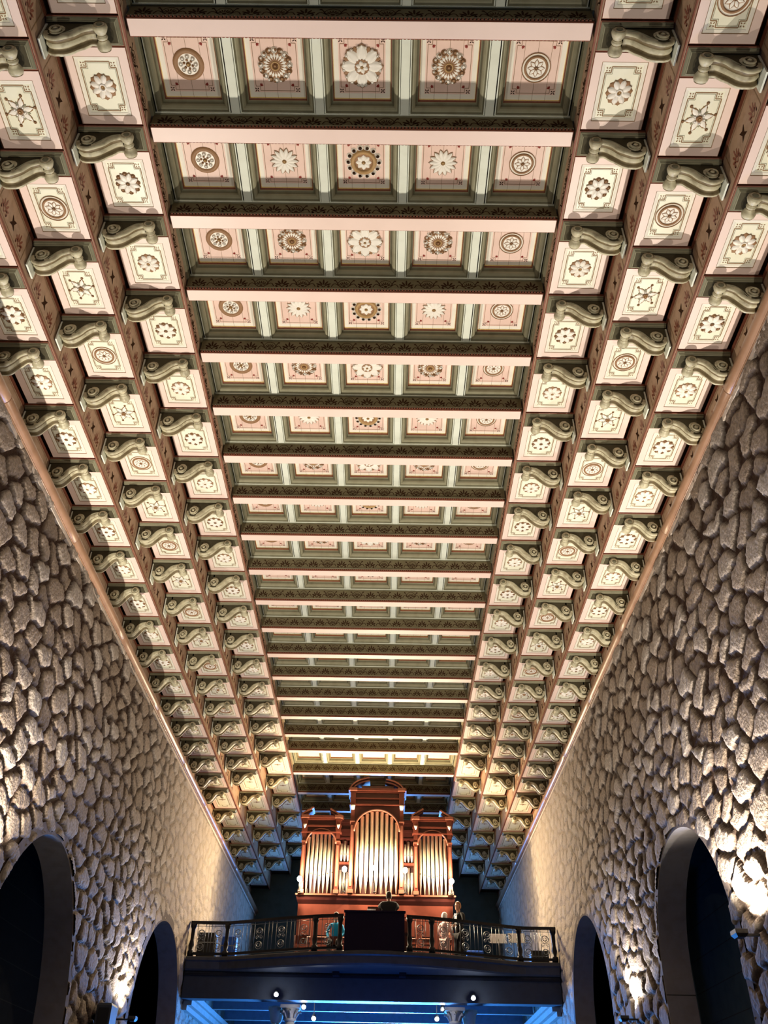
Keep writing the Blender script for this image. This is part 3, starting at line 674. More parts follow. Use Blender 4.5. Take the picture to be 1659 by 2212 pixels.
def rubble(s):
    X = XR if s > 0 else XL; zt = ZTR[s]-0.06
    ys = [5.0]
    while ys[-1] < YBACK: ys.append(ys[-1]+(0.03 if ys[-1] < 14 else 0.04 if ys[-1] < 22 else 0.06))
    ys = np.array(ys); zs = np.arange(0.9, zt+0.02, 0.035); zs[-1] = zt
    Y, Z = np.meshgrid(ys, zs, indexing='ij'); ny, nz = Y.shape
    cy, cz = 0.62, 0.345
    wob = 0.10*np.sin(Z*7.1+Y*2.3)+0.07*np.sin(Y*11.3-Z*5.1); wz = 0.05*np.sin(Y*8.7+Z*3.3)+0.035*np.sin(Y*17.0+1.7*Z)
    u = (Y+wob*0.45)/cy; v = (Z+wz*0.6)/cz+s*3.7
    bi, bj = np.floor(u), np.floor(v); F1 = np.full(Y.shape, 9.0); F2 = F1.copy(); ID = np.zeros(Y.shape)
    for di in range(-2, 3):
        for dj in range(-2, 3):
            i, j = bi+di, bj+dj; off = 0.5*(np.mod(j, 2))
            px = i+off+0.12+0.76*hash2(i, j, 1.0+s); py = j+0.14+0.72*hash2(i, j, 5.0+s)
            wgt = 0.9+0.2*hash2(i, j, 9.0)
            d = np.sqrt(((u-px)*0.97)**2+((v-py)*0.9)**2)*wgt
            near = d < F1
            F2 = np.where(near, F1, np.minimum(F2, d)); ID = np.where(near, hash2(i, j, 3.0), ID); F1 = np.where(near, d, F1)
    e = F2-F1
    fine = 0.35*np.sin(Y*31+Z*17)+0.35*np.sin(Y*53-Z*41)+0.3*np.sin(Z*67+Y*23)
    e2 = e+0.03*fine
    # towards the gallery and around the low arches the joints are pointed flush
    smooth = 1/(1+np.exp(-(Y-21.5)*0.9)); low = 1/(1+np.exp((Z-5.2)*2.2)); flush = np.clip(0.7*smooth+0.12*low, 0, 0.9)
    def sst(x, a, b): t = np.clip((x-a)/(b-a), 0, 1); return t*t*(3-2*t)
    hgt = (0.8*sst(e2, 0.11, 0.20)+0.2*sst(e2, 0.1, 0.5))*0.07*(1-flush*0.75)*(0.65+0.6*ID)+0.006*fine
    mort = (1-sst(e2, 0.14, 0.21))*(1-0.4*flush)
    Xc = X - s*hgt
    dead = np.zeros(Y.shape, bool)
    for a in ARCH[s]: dead |= inside(Y, Z, a, 0.02)
    idx = np.arange(ny*nz).reshape(ny, nz)
    q = np.stack([idx[:-1, :-1], idx[1:, :-1], idx[1:, 1:], idx[:-1, 1:]], -1).reshape(-1, 4)
    dd = dead[:-1, :-1] | dead[1:, :-1] | dead[1:, 1:] | dead[:-1, 1:]
    q = q[~dd.reshape(-1)]
    if s < 0: q = q[:, ::-1]
    q = q[:, ::-1]
    co = np.stack([Xc, Y, Z], -1).reshape(-1, 3)
    me = bpy.data.meshes.new('wall'); me.vertices.add(len(co)); me.vertices.foreach_set('co', co.ravel())
    me.loops.add(q.size); me.loops.foreach_set('vertex_index', q.ravel().astype(np.int32))
    me.polygons.add(len(q)); me.polygons.foreach_set('loop_start', np.arange(0, q.size, 4, dtype=np.int32))
    me.polygons.foreach_set('loop_total', np.full(len(q), 4, np.int32)); me.update(calc_edges=True)
    me.polygons.foreach_set('use_smooth', np.ones(len(q), bool))
    ca = me.color_attributes.new('stone', 'FLOAT_COLOR', 'POINT')
    cv = np.stack([ID, mort, flush, np.ones_like(ID)], -1).reshape(-1); ca.data.foreach_set('color', cv)
    me.materials.append(M['stone']); me.update()
    o = bpy.data.objects.new('wall_'+SN[s], me); col.objects.link(o); tag(o, kind='structure'); return o
rubble(1); rubble(-1)

# arch linings: deep dressed-stone reveals with the aisle beyond
def lining(s, a, n_):
    X = XR if s > 0 else XL; mb = MB(); dep = 0.5
    pts = arch_half(a); y0, y1, za, kf = a; r = (y1-y0)/2; yc = (y0+y1)/2; zs = za-r*kf
    out = [(y0-0.20, 0.0)]+[(yc-(r+0.20)*math.cos(t), zs+(r*kf+0.20)*math.sin(t)) for t in [PI*i/40 for i in range(41)]]+[(y1+0.20, 0.0)]
    xf = X-s*0.035
    for i in range(len(pts)-1):
        p, q = pts[i], pts[i+1]; u, v = out[i], out[i+1]
        mb.quad((xf, p[0], p[1]), (xf, q[0], q[1]), (xf+s*dep, q[0], q[1]), (xf+s*dep, p[0], p[1]), 'reveal')
        mb.quad((xf, p[0], p[1]), (xf, q[0], q[1]), (X-s*0.03, v[0], v[1]), (X-s*0.03, u[0], u[1]), 'ringstone')
    for zc in ((5.3, 4.9, 4.0, 3.3, 2.6) if s > 0 else (4.9, 4.0, 3.3, 2.6)):
        if zc < zs+0.1: mb.add([(xf+s*0.001, y1-0.002, zc-0.008), (xf+s*dep, y1-0.002, zc-0.008), (xf+s*dep, y1-0.002, zc+0.008), (xf+s*0.001, y1-0.002, zc+0.008)], [(0, 1, 2, 3)], 'joint')
    o = mb.build('trim_%d' % n_); tag(o, kind='structure')
k = 1
for s in (1, -1):
    for a in ARCH[s]: lining(s, a, k); k += 1
# aisle walls beyond the arches
for s in (1, -1):
    X = (XR if s > 0 else XL); mb = MB()
    xa = X+s*3.4
    mb.box(min(xa, xa+s*0.2), max(xa, xa+s*0.2), YN, YBACK, 0, 8.2, 'aisle' if s > 0 else 'aisle_unlit')
    x0, x1 = sorted((X+s*0.5, xa)); mb.box(x0, x1, YN, YBACK, 8.0, 8.2, 'aisle' if s > 0 else 'aisle_unlit')
    for zc in np.arange(0.8, 8, 0.75):
        mb.add([(xa-s*0.004, YN, zc), (xa-s*0.004, YBACK, zc), (xa-s*0.004, YBACK, zc+0.02), (xa-s*0.004, YN, zc+0.02)], [(0, 1, 2, 3)], 'joint')
    o = mb.build('wall_aisle_'+SN[s]); tag(o, kind='structure')
    # solid core behind the rubble face, with the openings left free
    mb = MB(); ys = np.arange(YN, YBACK, 0.1); xc = X+s*0.06; xd = X+s*0.5
    segs = [(YN, ARCH[s][0][0]-0.05), (ARCH[s][0][1]+0.05, ARCH[s][1][0]-0.05), (ARCH[s][1][1]+0.05, YBACK)]
    for a, b in segs: mb.box(min(xc, xd), max(xc, xd), a, b, 0, ZTR[s]-0.05, 'aisle' if s > 0 else 'aisle_unlit')
    for a in ARCH[s]: mb.box(min(xc, xd), max(xc, xd), a[0]-0.05, a[1]+0.05, a[2]+0.08, ZTR[s]-0.05, 'aisle' if s > 0 else 'aisle_unlit')
    o = mb.build('wall_core_'+SN[s]); tag(o, kind='structure')
# trim where wall meets ceiling
k = 5
for s in (1, -1):
    X = (XR if s > 0 else XL); z = ZTR[s]; xe = s*5.30
    mb = MB(); ny = 12; yy = [YN+(YBACK-YN)*i/ny for i in range(ny+1)]
    for i in range(ny):
        prof = [(0, 0.116), (0.01, 0.120)] + [((yy[i+1]-yy[i])*q, 0.117) for q in (0.1, 0.9)] + [(yy[i+1]-yy[i]-0.012, 0.120), (yy[i+1]-yy[i], 0.110)]
        mb.lathe((X-s*0.03, yy[i], z), prof, (0, 1, 0), 'trim', 16)
    mb.tube([(X-s*0.02, YN, z+0.13), (X-s*0.02, YBACK, z+0.13)], 0.02, 'trim', 6)
    mb.tube([(X-s*0.07, YN, z-0.11), (X-s*0.07, YBACK, z-0.11)], 0.012, 'trim', 6)
    o = mb.build('trim_%d' % k); tag(o, kind='structure'); k += 1
    mb = MB()
    a, b = sorted((X-s*0.055, X+s*0.3)); mb.box(a, b, YN, YBACK, z-0.19, z-0.10, 'plaster')
    a, b = sorted((X-s*0.01, xe+s*0.12)); mb.box(a, b, YN, YBACK, z-0.08, z+0.10, 'dark')
    o = mb.build('trim_%d' % k); tag(o, kind='structure'); k += 1

# floor, back walls
mb = MB(); mb.box(-9, 9, YN, YBACK+0.3, -0.2, 0, 'floor'); o = mb.build('floor'); tag(o, kind='structure')
mb = MB()
for x0, x1, z0, z1 in ((-9, 9, 5.0, 7.7), (-9, -1.5, 7.7, 10.4), (1.5, 9, 7.7, 10.4), (-9, 9, 10.4, 13.4), (-9, -1.8, 0, 5.0), (2.4, 9, 0, 5.0)):
    mb.box(x0, x1, YBACK, YBACK+0.3, z0, z1, 'aisle')
o = mb.build('wall_back'); tag(o, kind='structure')
mb = MB(); mb.box(-9, 9, YN-0.3, YN, 0, 13.4, 'aisle'); o = mb.build('wall_front'); tag(o, kind='structure')
for nm, x0, x1, z0, z1 in (('window_1', -1.5, 1.5, 7.7, 10.4), ('window_2', -1.8, 2.4, 0, 5.0)):
    mb = MB(); mb.box(x0, x1, YBACK+0.1, YBACK+0.12, z0, z1, 'pane')
    for q in range(1, 4): xx = x0+(x1-x0)*q/4; mb.box(xx-0.03, xx+0.03, YBACK+0.06, YBACK+0.14, z0, z1, 'iron')
    for q in range(1, 4): zz = z0+(z1-z0)*q/4; mb.box(x0, x1, YBACK+0.06, YBACK+0.14, zz-0.03, zz+0.03, 'iron')
    o = mb.build(nm); tag(o, kind='structure')
#@@PART2@@
# ------------------------------------------------------------------ uplight fixtures on the walls
LBL = ['black wall uplight between the arches, nearest on the right wall', 'black wall uplight on the right pier nearest the gallery', 'black wall uplight at the left edge beside the near arch', 'black wall uplight on the left pier between the arches', 'wall uplight low on the right wall beside the viewer', 'wall uplight low on the left wall beside the viewer']
for (x, y, z, s), lb in zip(UPL, LBL):
    o = empty('wall_uplight', (x, y, z)); tag(o, lb, 'lamp', 'uplights on the nave walls')
    a = MB(); a.rings(-0.08, 0.08, -0.10, 0.10, [(0.02, -0.02, 'blackm'), (0, -0.02, 'blackm'), (0.0, -0.07, 'blackm'), (0.03, -0.11, 'blackm')]); a.build('housing', o)
    a = MB(); a.rings(-0.06, 0.06, -0.08, 0.08, [(0, -0.03, 'lamp'), (0.01, -0.03, 'lamp')]); a.build('lens', o)
    a = MB(); wx = (XR if s > 0 else XL)-x; a.box(min(0.06*s, wx), max(0.06*s, wx), -0.02, 0.02, -0.09, -0.06, 'blackm'); a.build('wall_arm', o)

# ------------------------------------------------------------------ organ gallery
FLZ = 6.12; YG = 26.3; BOW = 1.25
def ybow(x):
    """front line of the gallery: straight ends, bowed middle"""
    t = (x-0.15)/4.15
    return YG if abs(t) >= 1 else YG-BOW*(math.cos(PI*t/2))**1.15
def pathx(x0, x1, n=36): return [x0+(x1-x0)*i/n for i in range(n+1)]
# slab that carries the gallery
mb = MB(); xs = pathx(XL+0.06, XR-0.06, 44); DZ = [(FLZ, 0.0), (FLZ-0.03, -0.05), (FLZ-0.10, -0.05), (FLZ-0.13, 0.0), (FLZ-0.30, 0.03), (FLZ-0.34, 0.06)]
for i in range(len(xs)-1):
    a, b = xs[i], xs[i+1]; ya, yb = ybow(a), ybow(b)
    for (z0, o0), (z1, o1) in zip(DZ[:-1], DZ[1:]):
        mb.quad((a, ya+o0, z0), (b, yb+o0, z0), (b, yb+o1, z1), (a, ya+o1, z1), 'galpaint')
    mb.quad((a, ya, FLZ), (a, YG+1.2, FLZ), (b, YG+1.2, FLZ), (b, yb, FLZ), 'galwood')
    mb.quad((a, ya+0.06, FLZ-0.34), (b, yb+0.06, FLZ-0.34), (b, YG+0.3, FLZ-0.34), (a, YG+0.3, FLZ-0.34), 'galpaint')
o = mb.build('gallery_slab'); tag(o, 'grey bowed balcony edge slab running under the railing', 'balcony slab')
mb = MB(); mb.box(XL+0.06, XR-0.06, YG+1.2, YBACK-0.05, FLZ-0.12, FLZ, 'galwood'); o = mb.build('floor_gallery'); tag(o, kind='structure')
mb = MB(); mb.box(XL+0.05, XR-0.05, YG+0.12, YG+0.55, 5.12, FLZ-0.345, 'galbeam'); mb.box(XL+0.05, XR-0.05, YG+0.08, YG+0.12, 5.66, 5.72, 'galwood')
for x in (-0.85, 0.95): mb.box(x-0.09, x+0.09, YG-0.2, YG+0.12, FLZ-0.44, FLZ-0.345, 'galwood')
o = mb.build('gallery_beam'); tag(o, 'dark deep main beam spanning the nave under the gallery', 'beam')
# joists and columns under the gallery
for k in range(5):
    y = YG+1.15+k*2.35; mb = MB(); mb.box(XL+0.35, XR-0.35, y, y+0.24, 5.30, FLZ-0.121, 'joist')
    mb.box(XL+0.35, XR-0.35, y-0.01, y+0.02, 5.285, 5.30, 'mint')  # pale strip paints the lit lower edge onto the joist
    o = mb.build('floor_joist'); tag(o, 'lit-edged joist under the gallery, %s joist behind the main beam' % ORD[k], 'joist', 'joists under the gallery')
k = 11
for s in (1, -1):
    X = XR if s > 0 else XL; mb = MB()
    for dx, z0, z1 in ((0.34, 5.16, 5.30), (0.26, 5.02, 5.16), (0.14, 4.90, 5.02)):
        a, b = sorted((X-s*dx, X-s*0.03)); mb.box(a, b, YG+0.6, YBACK, z0, z1, 'ashlar')
    o = mb.build('trim_%d' % k); tag(o, kind='structure'); k += 1
for s, xc in ((-1, -2.12), (1, 2.42)):
    o = empty('gallery_column', (xc-s*0.0, YG+1.15, 0)); tag(o, 'pale round column under the %s half of the gallery' % SN[s], 'column', 'columns under the gallery')
    a = MB(); a.lathe((0, 0, 0), [(0.25, 0.16), (0.9, 0.15), (4.75, 0.125)], (0, 0, 1), 'ashlar', 20); a.build('shaft', o)
    a = MB(); a.lathe((0, 0, 0), [(0.0, 0.27), (0.12, 0.27), (0.14, 0.22), (0.20, 0.23), (0.25, 0.18)], (0, 0, 1), 'ashlar', 20); a.build('base', o)
    a = MB(); a.lathe((0, 0, 0), [(4.72, 0.13), (4.75, 0.165), (4.79, 0.165), (4.81, 0.14), (4.95, 0.17), (5.04, 0.25)], (0, 0, 1), 'ashlar', 20); a.box(-0.27, 0.27, -0.27, 0.27, 5.04, 5.12, 'ashlar')
    for q in range(8):
        t = 2*PI*q/8; a.tube([(0.13*math.cos(t), 0.13*math.sin(t), 4.80), (0.2*math.cos(t), 0.2*math.sin(t), 4.92), (0.29*math.cos(t), 0.29*math.sin(t), 4.98), (0.27*math.cos(t), 0.27*math.sin(t), 4.93)], 0.03, 'ashlar', 6)
    a.build('capital', o)
    # twisted column just behind
    o = empty('twisted_column', (xc-s*-0.42, YG+1.45, 0)); tag(o, 'twisted stone column standing behind the %s gallery column' % SN[s], 'column', 'twisted columns under the gallery')
    a = MB()
    for ph in (0, PI):
        a.tube([(0.07*math.cos(z*7+ph), 0.07*math.sin(z*7+ph), z) for z in [0.2+0.06*i for i in range(76)]], 0.085, 'ashlar', 8)
    a.build('shaft', o)
    a = MB(); a.lathe((0, 0, 0), [(4.72, 0.13), (4.8, 0.17), (5.0, 0.2), (5.04, 0.24), (5.12, 0.24)], (0, 0, 1), 'ashlar', 16); a.build('capital', o)
    a = MB(); a.lathe((0, 0, 0), [(0, 0.24), (0.14, 0.24), (0.2, 0.17)], (0, 0, 1), 'ashlar', 16); a.build('base', o)
# small spotlights under the gallery
SPL = [(-2.42, 26.2, 5.235, 'spotlight left of the pale left column under the gallery', 30), (-1.73, 27.0, 5.06, 'spotlight right of the left column, upper one of two', 20), (-1.44, 27.0, 4.79, 'spotlight right of the left column, lower one of two', 20),
       (2.84, 26.2, 5.235, 'spotlight right of the pale right column under the gallery', 30), (2.06, 27.0, 5.06, 'small spotlight left of the right column, upper one of two', 8), (1.9, 27.0, 4.83, 'spotlight left of the right column, lower one of two', 20)]
for x, y, z, lb, pw in SPL:
    o = empty('spotlight', (x, y, z)); tag(o, lb, 'lamp', 'spotlights under the gallery')
    d = Vector((0.0, -0.8, -0.6)).normalized()
    a = MB(); a.lathe((0, 0, 0), [(-0.10, 0.03), (-0.06, 0.06), (0.05, 0.075), (0.055, 0.06)], d, 'blackm', 14); a.build('housing', o)
    a = MB(); a.lathe(d*0.056, [(0, 0.058 if pw > 10 else 0.035), (0.03, 0.04 if pw > 10 else 0.02)], d, 'lampw', 14); a.build('lens', o)
    a = MB(); a.tube([(0, 0.0, 0.02), (0, 0.0, 6.115-z)] if y > 26.5 else [(0, 0.0, 0.0), (0, 0.12, 0.04), (0, 0.26, 0.04)], 0.012, 'blackm'); a.build('bracket_arm', o)
    point('spotlight_glow', (x, y-0.12, z-0.02), pw*0.5, (0.85, 0.93, 1.0), 0.05)

# railing: handrail, bottom rail, posts and wrought panels
RZ0, RZ1 = FLZ+0.08, 6.99
POSTX = [XL+0.14, -3.95, -1.42, -0.74, 1.12, 1.72, 4.2, XR-0.14]
rail = empty('balcony_railing', (0, YG, FLZ)); tag(rail, 'dark wrought iron balcony railing bowed outward in front of the organ', 'railing')
def W(p): return (p[0], p[1]-YG, p[2]-FLZ)
for nm, z, h, wd in (('handrail', RZ1, 0.035, 0.055), ('bottom_rail', RZ0, 0.03, 0.04)):
    for xa, xb in ((XL+0.06, -0.66), (1.04, XR-0.06)):
        a = MB(); xs = pathx(xa, xb, 24)
        for i in range(24):
            p, q = xs[i], xs[i+1]; yp, yq = ybow(p)+0.10, ybow(q)+0.10
            c8 = [(p, yp-wd, z-h), (q, yq-wd, z-h), (q, yq+wd, z-h), (p, yp+wd, z-h), (p, yp-wd, z+h), (q, yq-wd, z+h), (q, yq+wd, z+h), (p, yp+wd, z+h)]
            a.add([W(v) for v in c8], [(0,3,2,1),(4,5,6,7),(0,1,5,4),(1,2,6,5),(2,3,7,6),(3,0,4,7)], 'iron')
        a.build(nm, rail)
for x in POSTX:
    a = MB(); y = ybow(x)+0.10; a.lathe(W((x, y, 0)), [(FLZ, 0.085), (FLZ+0.14, 0.085), (FLZ+0.16, 0.05), (FLZ+0.3, 0.075), (FLZ+0.42, 0.05), (FLZ+0.7, 0.055), (FLZ+0.76, 0.08), (RZ1-0.02, 0.09)], (0, 0, 1), 'iron', 12); a.build('post', rail)
def scrollpts(cx, cz, r, sgn, turns=1.4, n=20):
    return [(cx+sgn*r*(1-0.72*t)*math.cos(2*PI*turns*t-PI/2), cz+r*(1-0.72*t)*math.sin(2*PI*turns*t-PI/2)) for t in [i/n for i in range(n+1)]]
for a_, b_ in zip(POSTX[:-1], POSTX[1:]):
    if a_ < 0 < b_: continue
    L = b_-a_; nU = max(1, round(L/0.62)); st = L/nU
    for u in range(nU):
        x0 = a_+u*st; xc = x0+st/2; mb = MB()
        def P3(x, z): return W((x, ybow(x)+0.10, z))
        for fx in (0.08, 0.27, 0.73, 0.92):
            mb.tube([P3(x0+fx*st, RZ0), P3(x0+fx*st, RZ1)], 0.008, 'ironL', 5)
        for sg in (-1, 1):
            for cz in (0.28, 0.62):
                mb.tube([P3(x, z) for x, z in scrollpts(xc+sg*0.0, FLZ+cz-0.02, 0.11, sg)], 0.008, 'ironL', 5)
            mb.tube([P3(x, z) for x, z in scrollpts(xc+sg*0.05, FLZ+0.45, 0.05, sg, 1.2, 12)], 0.007, 'ironL', 5)
        mb.tube([P3(x0, FLZ+0.78), P3(x0+st, FLZ+0.78)], 0.007, 'ironL', 5)
        mb.build('wrought_panel', rail)
# dark screen in the middle of the railing
o = empty('parapet_screen', (0.18, ybow(0.15), FLZ)); tag(o, 'tall dark navy screen in the centre of the balcony railing', 'screen')
a = MB(); a.rings(-0.80, 0.80, 0.02, 0.10, [(0, 0.0, 'navy'), (0, 0.93, 'navy')]); a.build('panel', o)
a = MB(); a.box(-0.83, 0.83, -0.01, 0.13, 0.93, 0.97, 'navy'); a.build('cap', o)

# ------------------------------------------------------------------ organ
YO = 29.3; OX = 0.15
org = empty('pipe_organ', (OX, YO, FLZ)); tag(org, 'tall mahogany pipe organ with three arched pipe towers on the gallery', 'organ')
def L3(x, y, z): return (x, y, z-FLZ)
# base
a = MB(); a.box(-2.45, 2.45, 0.0, 1.4, 0, 2.06, 'wood')
a.rings(-2.55, 2.55, -0.10, 1.4, [(0.0, 2.36, 'woodL'), (0.0, 2.31, 'woodL'), (0.03, 2.28, 'woodD'), (0.05, 2.18, 'woodD'), (0.10, 2.06, 'woodD')], cap=False); a.box(-2.55, 2.55, -0.10, 1.4, 2.355, 2.36, 'woodL')
a.build('base', org)
for i in range(9):
    x = -2.18+i*0.545
    for z0, z1 in ((1.10, 1.72), (0.25, 0.95)):
        a = MB(); 
        hw = 0.2
        v = [(0, 'woodL'), (0.02, 'woodD'), (0.045, 'woodL')]
        R = [[(x-hw+q, -0.002-dy, z0+q), (x+hw-q, -0.002-dy, z0+q), (x+hw-q, -0.002-dy, z1-q), (x-hw+q, -0.002-dy, z1-q)] for q, dy in ((0, 0.02), (0.025, 0.004), (0.06, 0.012))]
        for n_ in range(2):
            for j in range(4): k2 = (j+1) % 4; a.quad(R[n_][j], R[n_][k2], R[n_+1][k2], R[n_+1][j], ('woodL', 'woodD')[n_])
        a.quad(*R[-1], 'wood'); a.build('base_panel', org)
def tower(xc, hw, zt_arch, z_corn, depth, ncol, name, zfoot=2.52):
    """one arched tower: pilasters, arch board, entablature and its pipes"""
    y0 = -depth
    pw = 0.13 if hw > 0.6 else 0.11
    for sg in (-1, 1):
        a = MB(); x = xc+sg*(hw-pw/2); a.box(x-pw/2, x+pw/2, y0, 0.6, 2.36, z_corn-0.55, 'wood')
        a.box(x-pw/2-0.02, x+pw/2+0.02, y0-0.025, 0.6, 2.36, 2.47, 'woodL'); a.box(x-pw*0.28, x+pw*0.28, y0-0.012, 0.1, 2.56, zt_arch-0.52, 'woodL')
        a.box(x-pw/2-0.02, x+pw/2+0.02, y0-0.025, 0.6, zt_arch-0.42, zt_arch-0.38, 'woodL')
        a.build('pilaster', org)
        a = MB(); a.lathe((x, y0-0.03, zt_arch+0.06), [(-0.07, 0.05), (0.03, 0.07), (0.07, 0.08)], (0, 0, 1), 'petal', 10); a.build('capital', org)
    # arch board
    ih = hw-pw; a = MB(); n = 20; zs = zt_arch-ih*0.95
    top = z_corn-0.55; pts = [(xc-ih*math.cos(PI*i/n), zs+ih*0.95*math.sin(PI*i/n)) for i in range(n+1)]
    for i in range(n):
        p, q = pts[i], pts[i+1]
        a.quad((p[0], y0+0.01, p[1]), (q[0], y0+0.01, q[1]), (q[0], y0+0.01, top), (p[0], y0+0.01, top), 'woodD')
        a.quad((p[0], y0+0.01, p[1]), (q[0], y0+0.01, q[1]), (q[0], y0+0.16, q[1]), (p[0], y0+0.16, p[1]), 'woodL')
    a.tube([(p[0], y0-0.005, p[1]) for p in pts], 0.028, 'woodL', 6)
    ex = [(xc-(ih+0.05)*math.cos(PI*i/n), y0-0.0, zs+(ih+0.05)*0.95*math.sin(PI*i/n)) for i in range(n+1)]
    a.build('arch_board', org)
    # entablature
    a = MB()
    for z0, z1, e in ((top, top+0.04, 0.05), (top+0.04, top+0.20, 0.0), (top+0.20, top+0.25, 0.04), (top+0.25, top+0.42, 0.01), (top+0.42, top+0.47, 0.05), (top+0.47, top+0.55, 0.10)):
        a.box(xc-hw-e, xc+hw+e, y0-e, 0.6, z0, z1, 'woodD' if e < 0.02 else 'wood')
    for sg in (-1, 1):
        x = xc+sg*(hw-pw/2)
        a.box(x-pw/2-0.06, x+pw/2+0.06, y0-0.16, y0, top+0.46, top+0.55, 'woodL'); a.box(x-pw/2-0.02, x+pw/2+0.02, y0-0.08, y0, top+0.02, top+0.44, 'wood')
    a.build('cornice', org)
    # pipes
    w_ = 2*ih-0.03; d = w_/ncol; tallest = (ncol-1)/2
    for i in range(ncol):
        x = xc-w_/2+d*(i+0.5); fr = abs(i-tallest)/(tallest+0.6)
        ztop = zs+ih*0.95*math.sqrt(max(0.05, 1-fr*fr))-0.02; r = d*0.40
        mz = zfoot+0.38+0.10*abs(i-tallest)/max(1, tallest)
        a = MB(); c = (x, y0+0.16, 0)
        a.lathe(c, [(zfoot-0.13, r*0.22), (mz-0.03, r*0.96), (mz, r), (ztop-0.10, r), (ztop-0.10, r*1.0), (ztop, r)], (0, 0, 1), 'pipe', 12)
        a.box(x-r*0.5, x+r*0.5, y0+0.16-r*1.01, y0+0.16-r*0.7, mz+0.0, mz+0.035, 'mouth')
        a.build('pipe', org)
def flatbay(xc, hw, name):
    y0 = 0.02; a = MB()
    for z0, z1, e in ((4.10, 4.14, 0.02), (4.14, 4.34, 0), (4.34, 4.40, 0.04), (4.40, 4.62, 0.0), (4.62, 4.72, 0.03)): a.box(xc-hw, xc+hw, y0-e, 0.6, z0, z1, 'woodD')
    a.build('cornice', org)
    a = MB(); a.box(xc-hw, xc+hw, y0+0.0, 0.5, 3.28, 3.36, 'wood'); a.build('pipe_shelf', org)
    for (zf, zt) in ((2.50, 3.22), (3.42, 4.05)):
        for i in range(3):
            x = xc-hw+0.09+i*(2*hw-0.18)/2; r = 0.048; b = MB(); t = zt-0.09*abs(i-1)-0.06*(i == 2)
            b.lathe((x, y0+0.1, 0), [(zf-0.12, r*0.25), (zf+0.17, r*0.95), (zf+0.19, r), (t, r)], (0, 0, 1), 'pipe', 10)
            b.box(x-r*0.5, x+r*0.5, y0+0.1-r*1.02, y0+0.1-r*0.7, zf+0.19, zf+0.21, 'mouth'); b.build('pipe', org)
a = MB(); a.box(-2.40, 2.40, 0.28, 1.2, 2.36, 4.15, 'woodD'); a.box(-0.85, 0.85, 0.28, 1.2, 4.15, 5.2, 'woodD'); a.build('case_back', org)
tower(-1.83, 0.62, 4.36, 4.78, 0.12, 7, 'left'); tower(1.84, 0.62, 4.36, 4.78, 0.12, 7, 'right')
tower(0.0, 0.88, 4.99, 5.68, 0.22, 9, 'middle')
flatbay(-1.045, 0.20, 'left'); flatbay(1.05, 0.20, 'right')
# pediments: broken raking cornices on the side towers, broken segmental one in the middle
def slab(mb, p, q, th, y0, y1, k):
    d = Vector((q[0]-p[0], 0, q[1]-p[1])).normalized(); n = Vector((-d.z, 0, d.x))*th
    A = [(p[0], p[1]), (q[0], q[1]), (q[0]+n.x, q[1]+n.z), (p[0]+n.x, p[1]+n.z)]
    v = [(x, y0, z) for x, z in A]+[(x, y1, z) for x, z in A]
    mb.add(v, [(0, 1, 2, 3), (7, 6, 5, 4), (0, 4, 5, 1), (1, 5, 6, 2), (2, 6, 7, 3), (3, 7, 4, 0)], k)
for sx in (-1, 1):
    for tx, dirn in ((-0.66, 1), (0.66, -1)):
        a = MB(); x0 = sx*1.835+tx; slab(a, (x0, 4.80), (x0+dirn*0.38, 5.03), 0.05, -0.22, 0.4, 'woodL'); slab(a, (x0+dirn*0.03, 4.74), (x0+dirn*0.34, 4.93), 0.06, -0.16, 0.4, 'wood'); a.build('pediment', org)
for sg in (-1, 1):
    for rr, yy, k_, th in ((0, -0.22, 'woodL', 0.05), (-0.09, -0.18, 'wood', 0.08)):
        a = MB(); pts = [(sg*(0.90+rr)*math.cos(t), 5.66+(0.42+rr)*math.sin(t)) for t in [math.radians(8+i*7) for i in range(10)]]
        for p, q in zip(pts[:-1], pts[1:]): slab(a, (p[0], p[1]), (q[0], q[1]), th*(1 if sg < 0 else 1)*(-1 if sg > 0 else -1)*-1 if False else 0.05, yy, 0.4, k_)
        a.build('pediment', org)
a = MB(); a.box(-0.55, 0.55, -0.1, 0.4, 5.68, 5.84, 'woodD'); a.build('pediment_back', org)
for i, (x, y, z) in enumerate(ORG):
    lb = ['glowing floodlight at the left end of the organ shelf', 'glowing floodlight between left and middle organ towers', 'glowing floodlight in front of the tallest organ pipes', 'glowing floodlight between middle and right organ towers', 'glowing floodlight at the right end of the organ shelf'][i]
    o = empty('organ_floodlight', (x, y+0.06, z)); tag(o, lb, 'lamp', 'floodlights on the organ')
    a = MB(); a.lathe((0, 0, 0), [(-0.09, 0.0), (-0.08, 0.04), (-0.03, 0.08), (0.03, 0.08), (0.08, 0.04), (0.09, 0.0)], (0, 0, 1), 'lamp', 14, False); a.build('glass', o)
    a = MB(); a.tube([(0, 0.03, -0.06), (0, 0.03, FLZ+2.36-z+0.0)], 0.012, 'blackm'); a.lathe((0, 0.03, FLZ+2.36-z), [(0, 0.05), (0.02, 0.05)], (0, 0, 1), 'blackm', 10); a.build('stand', o)

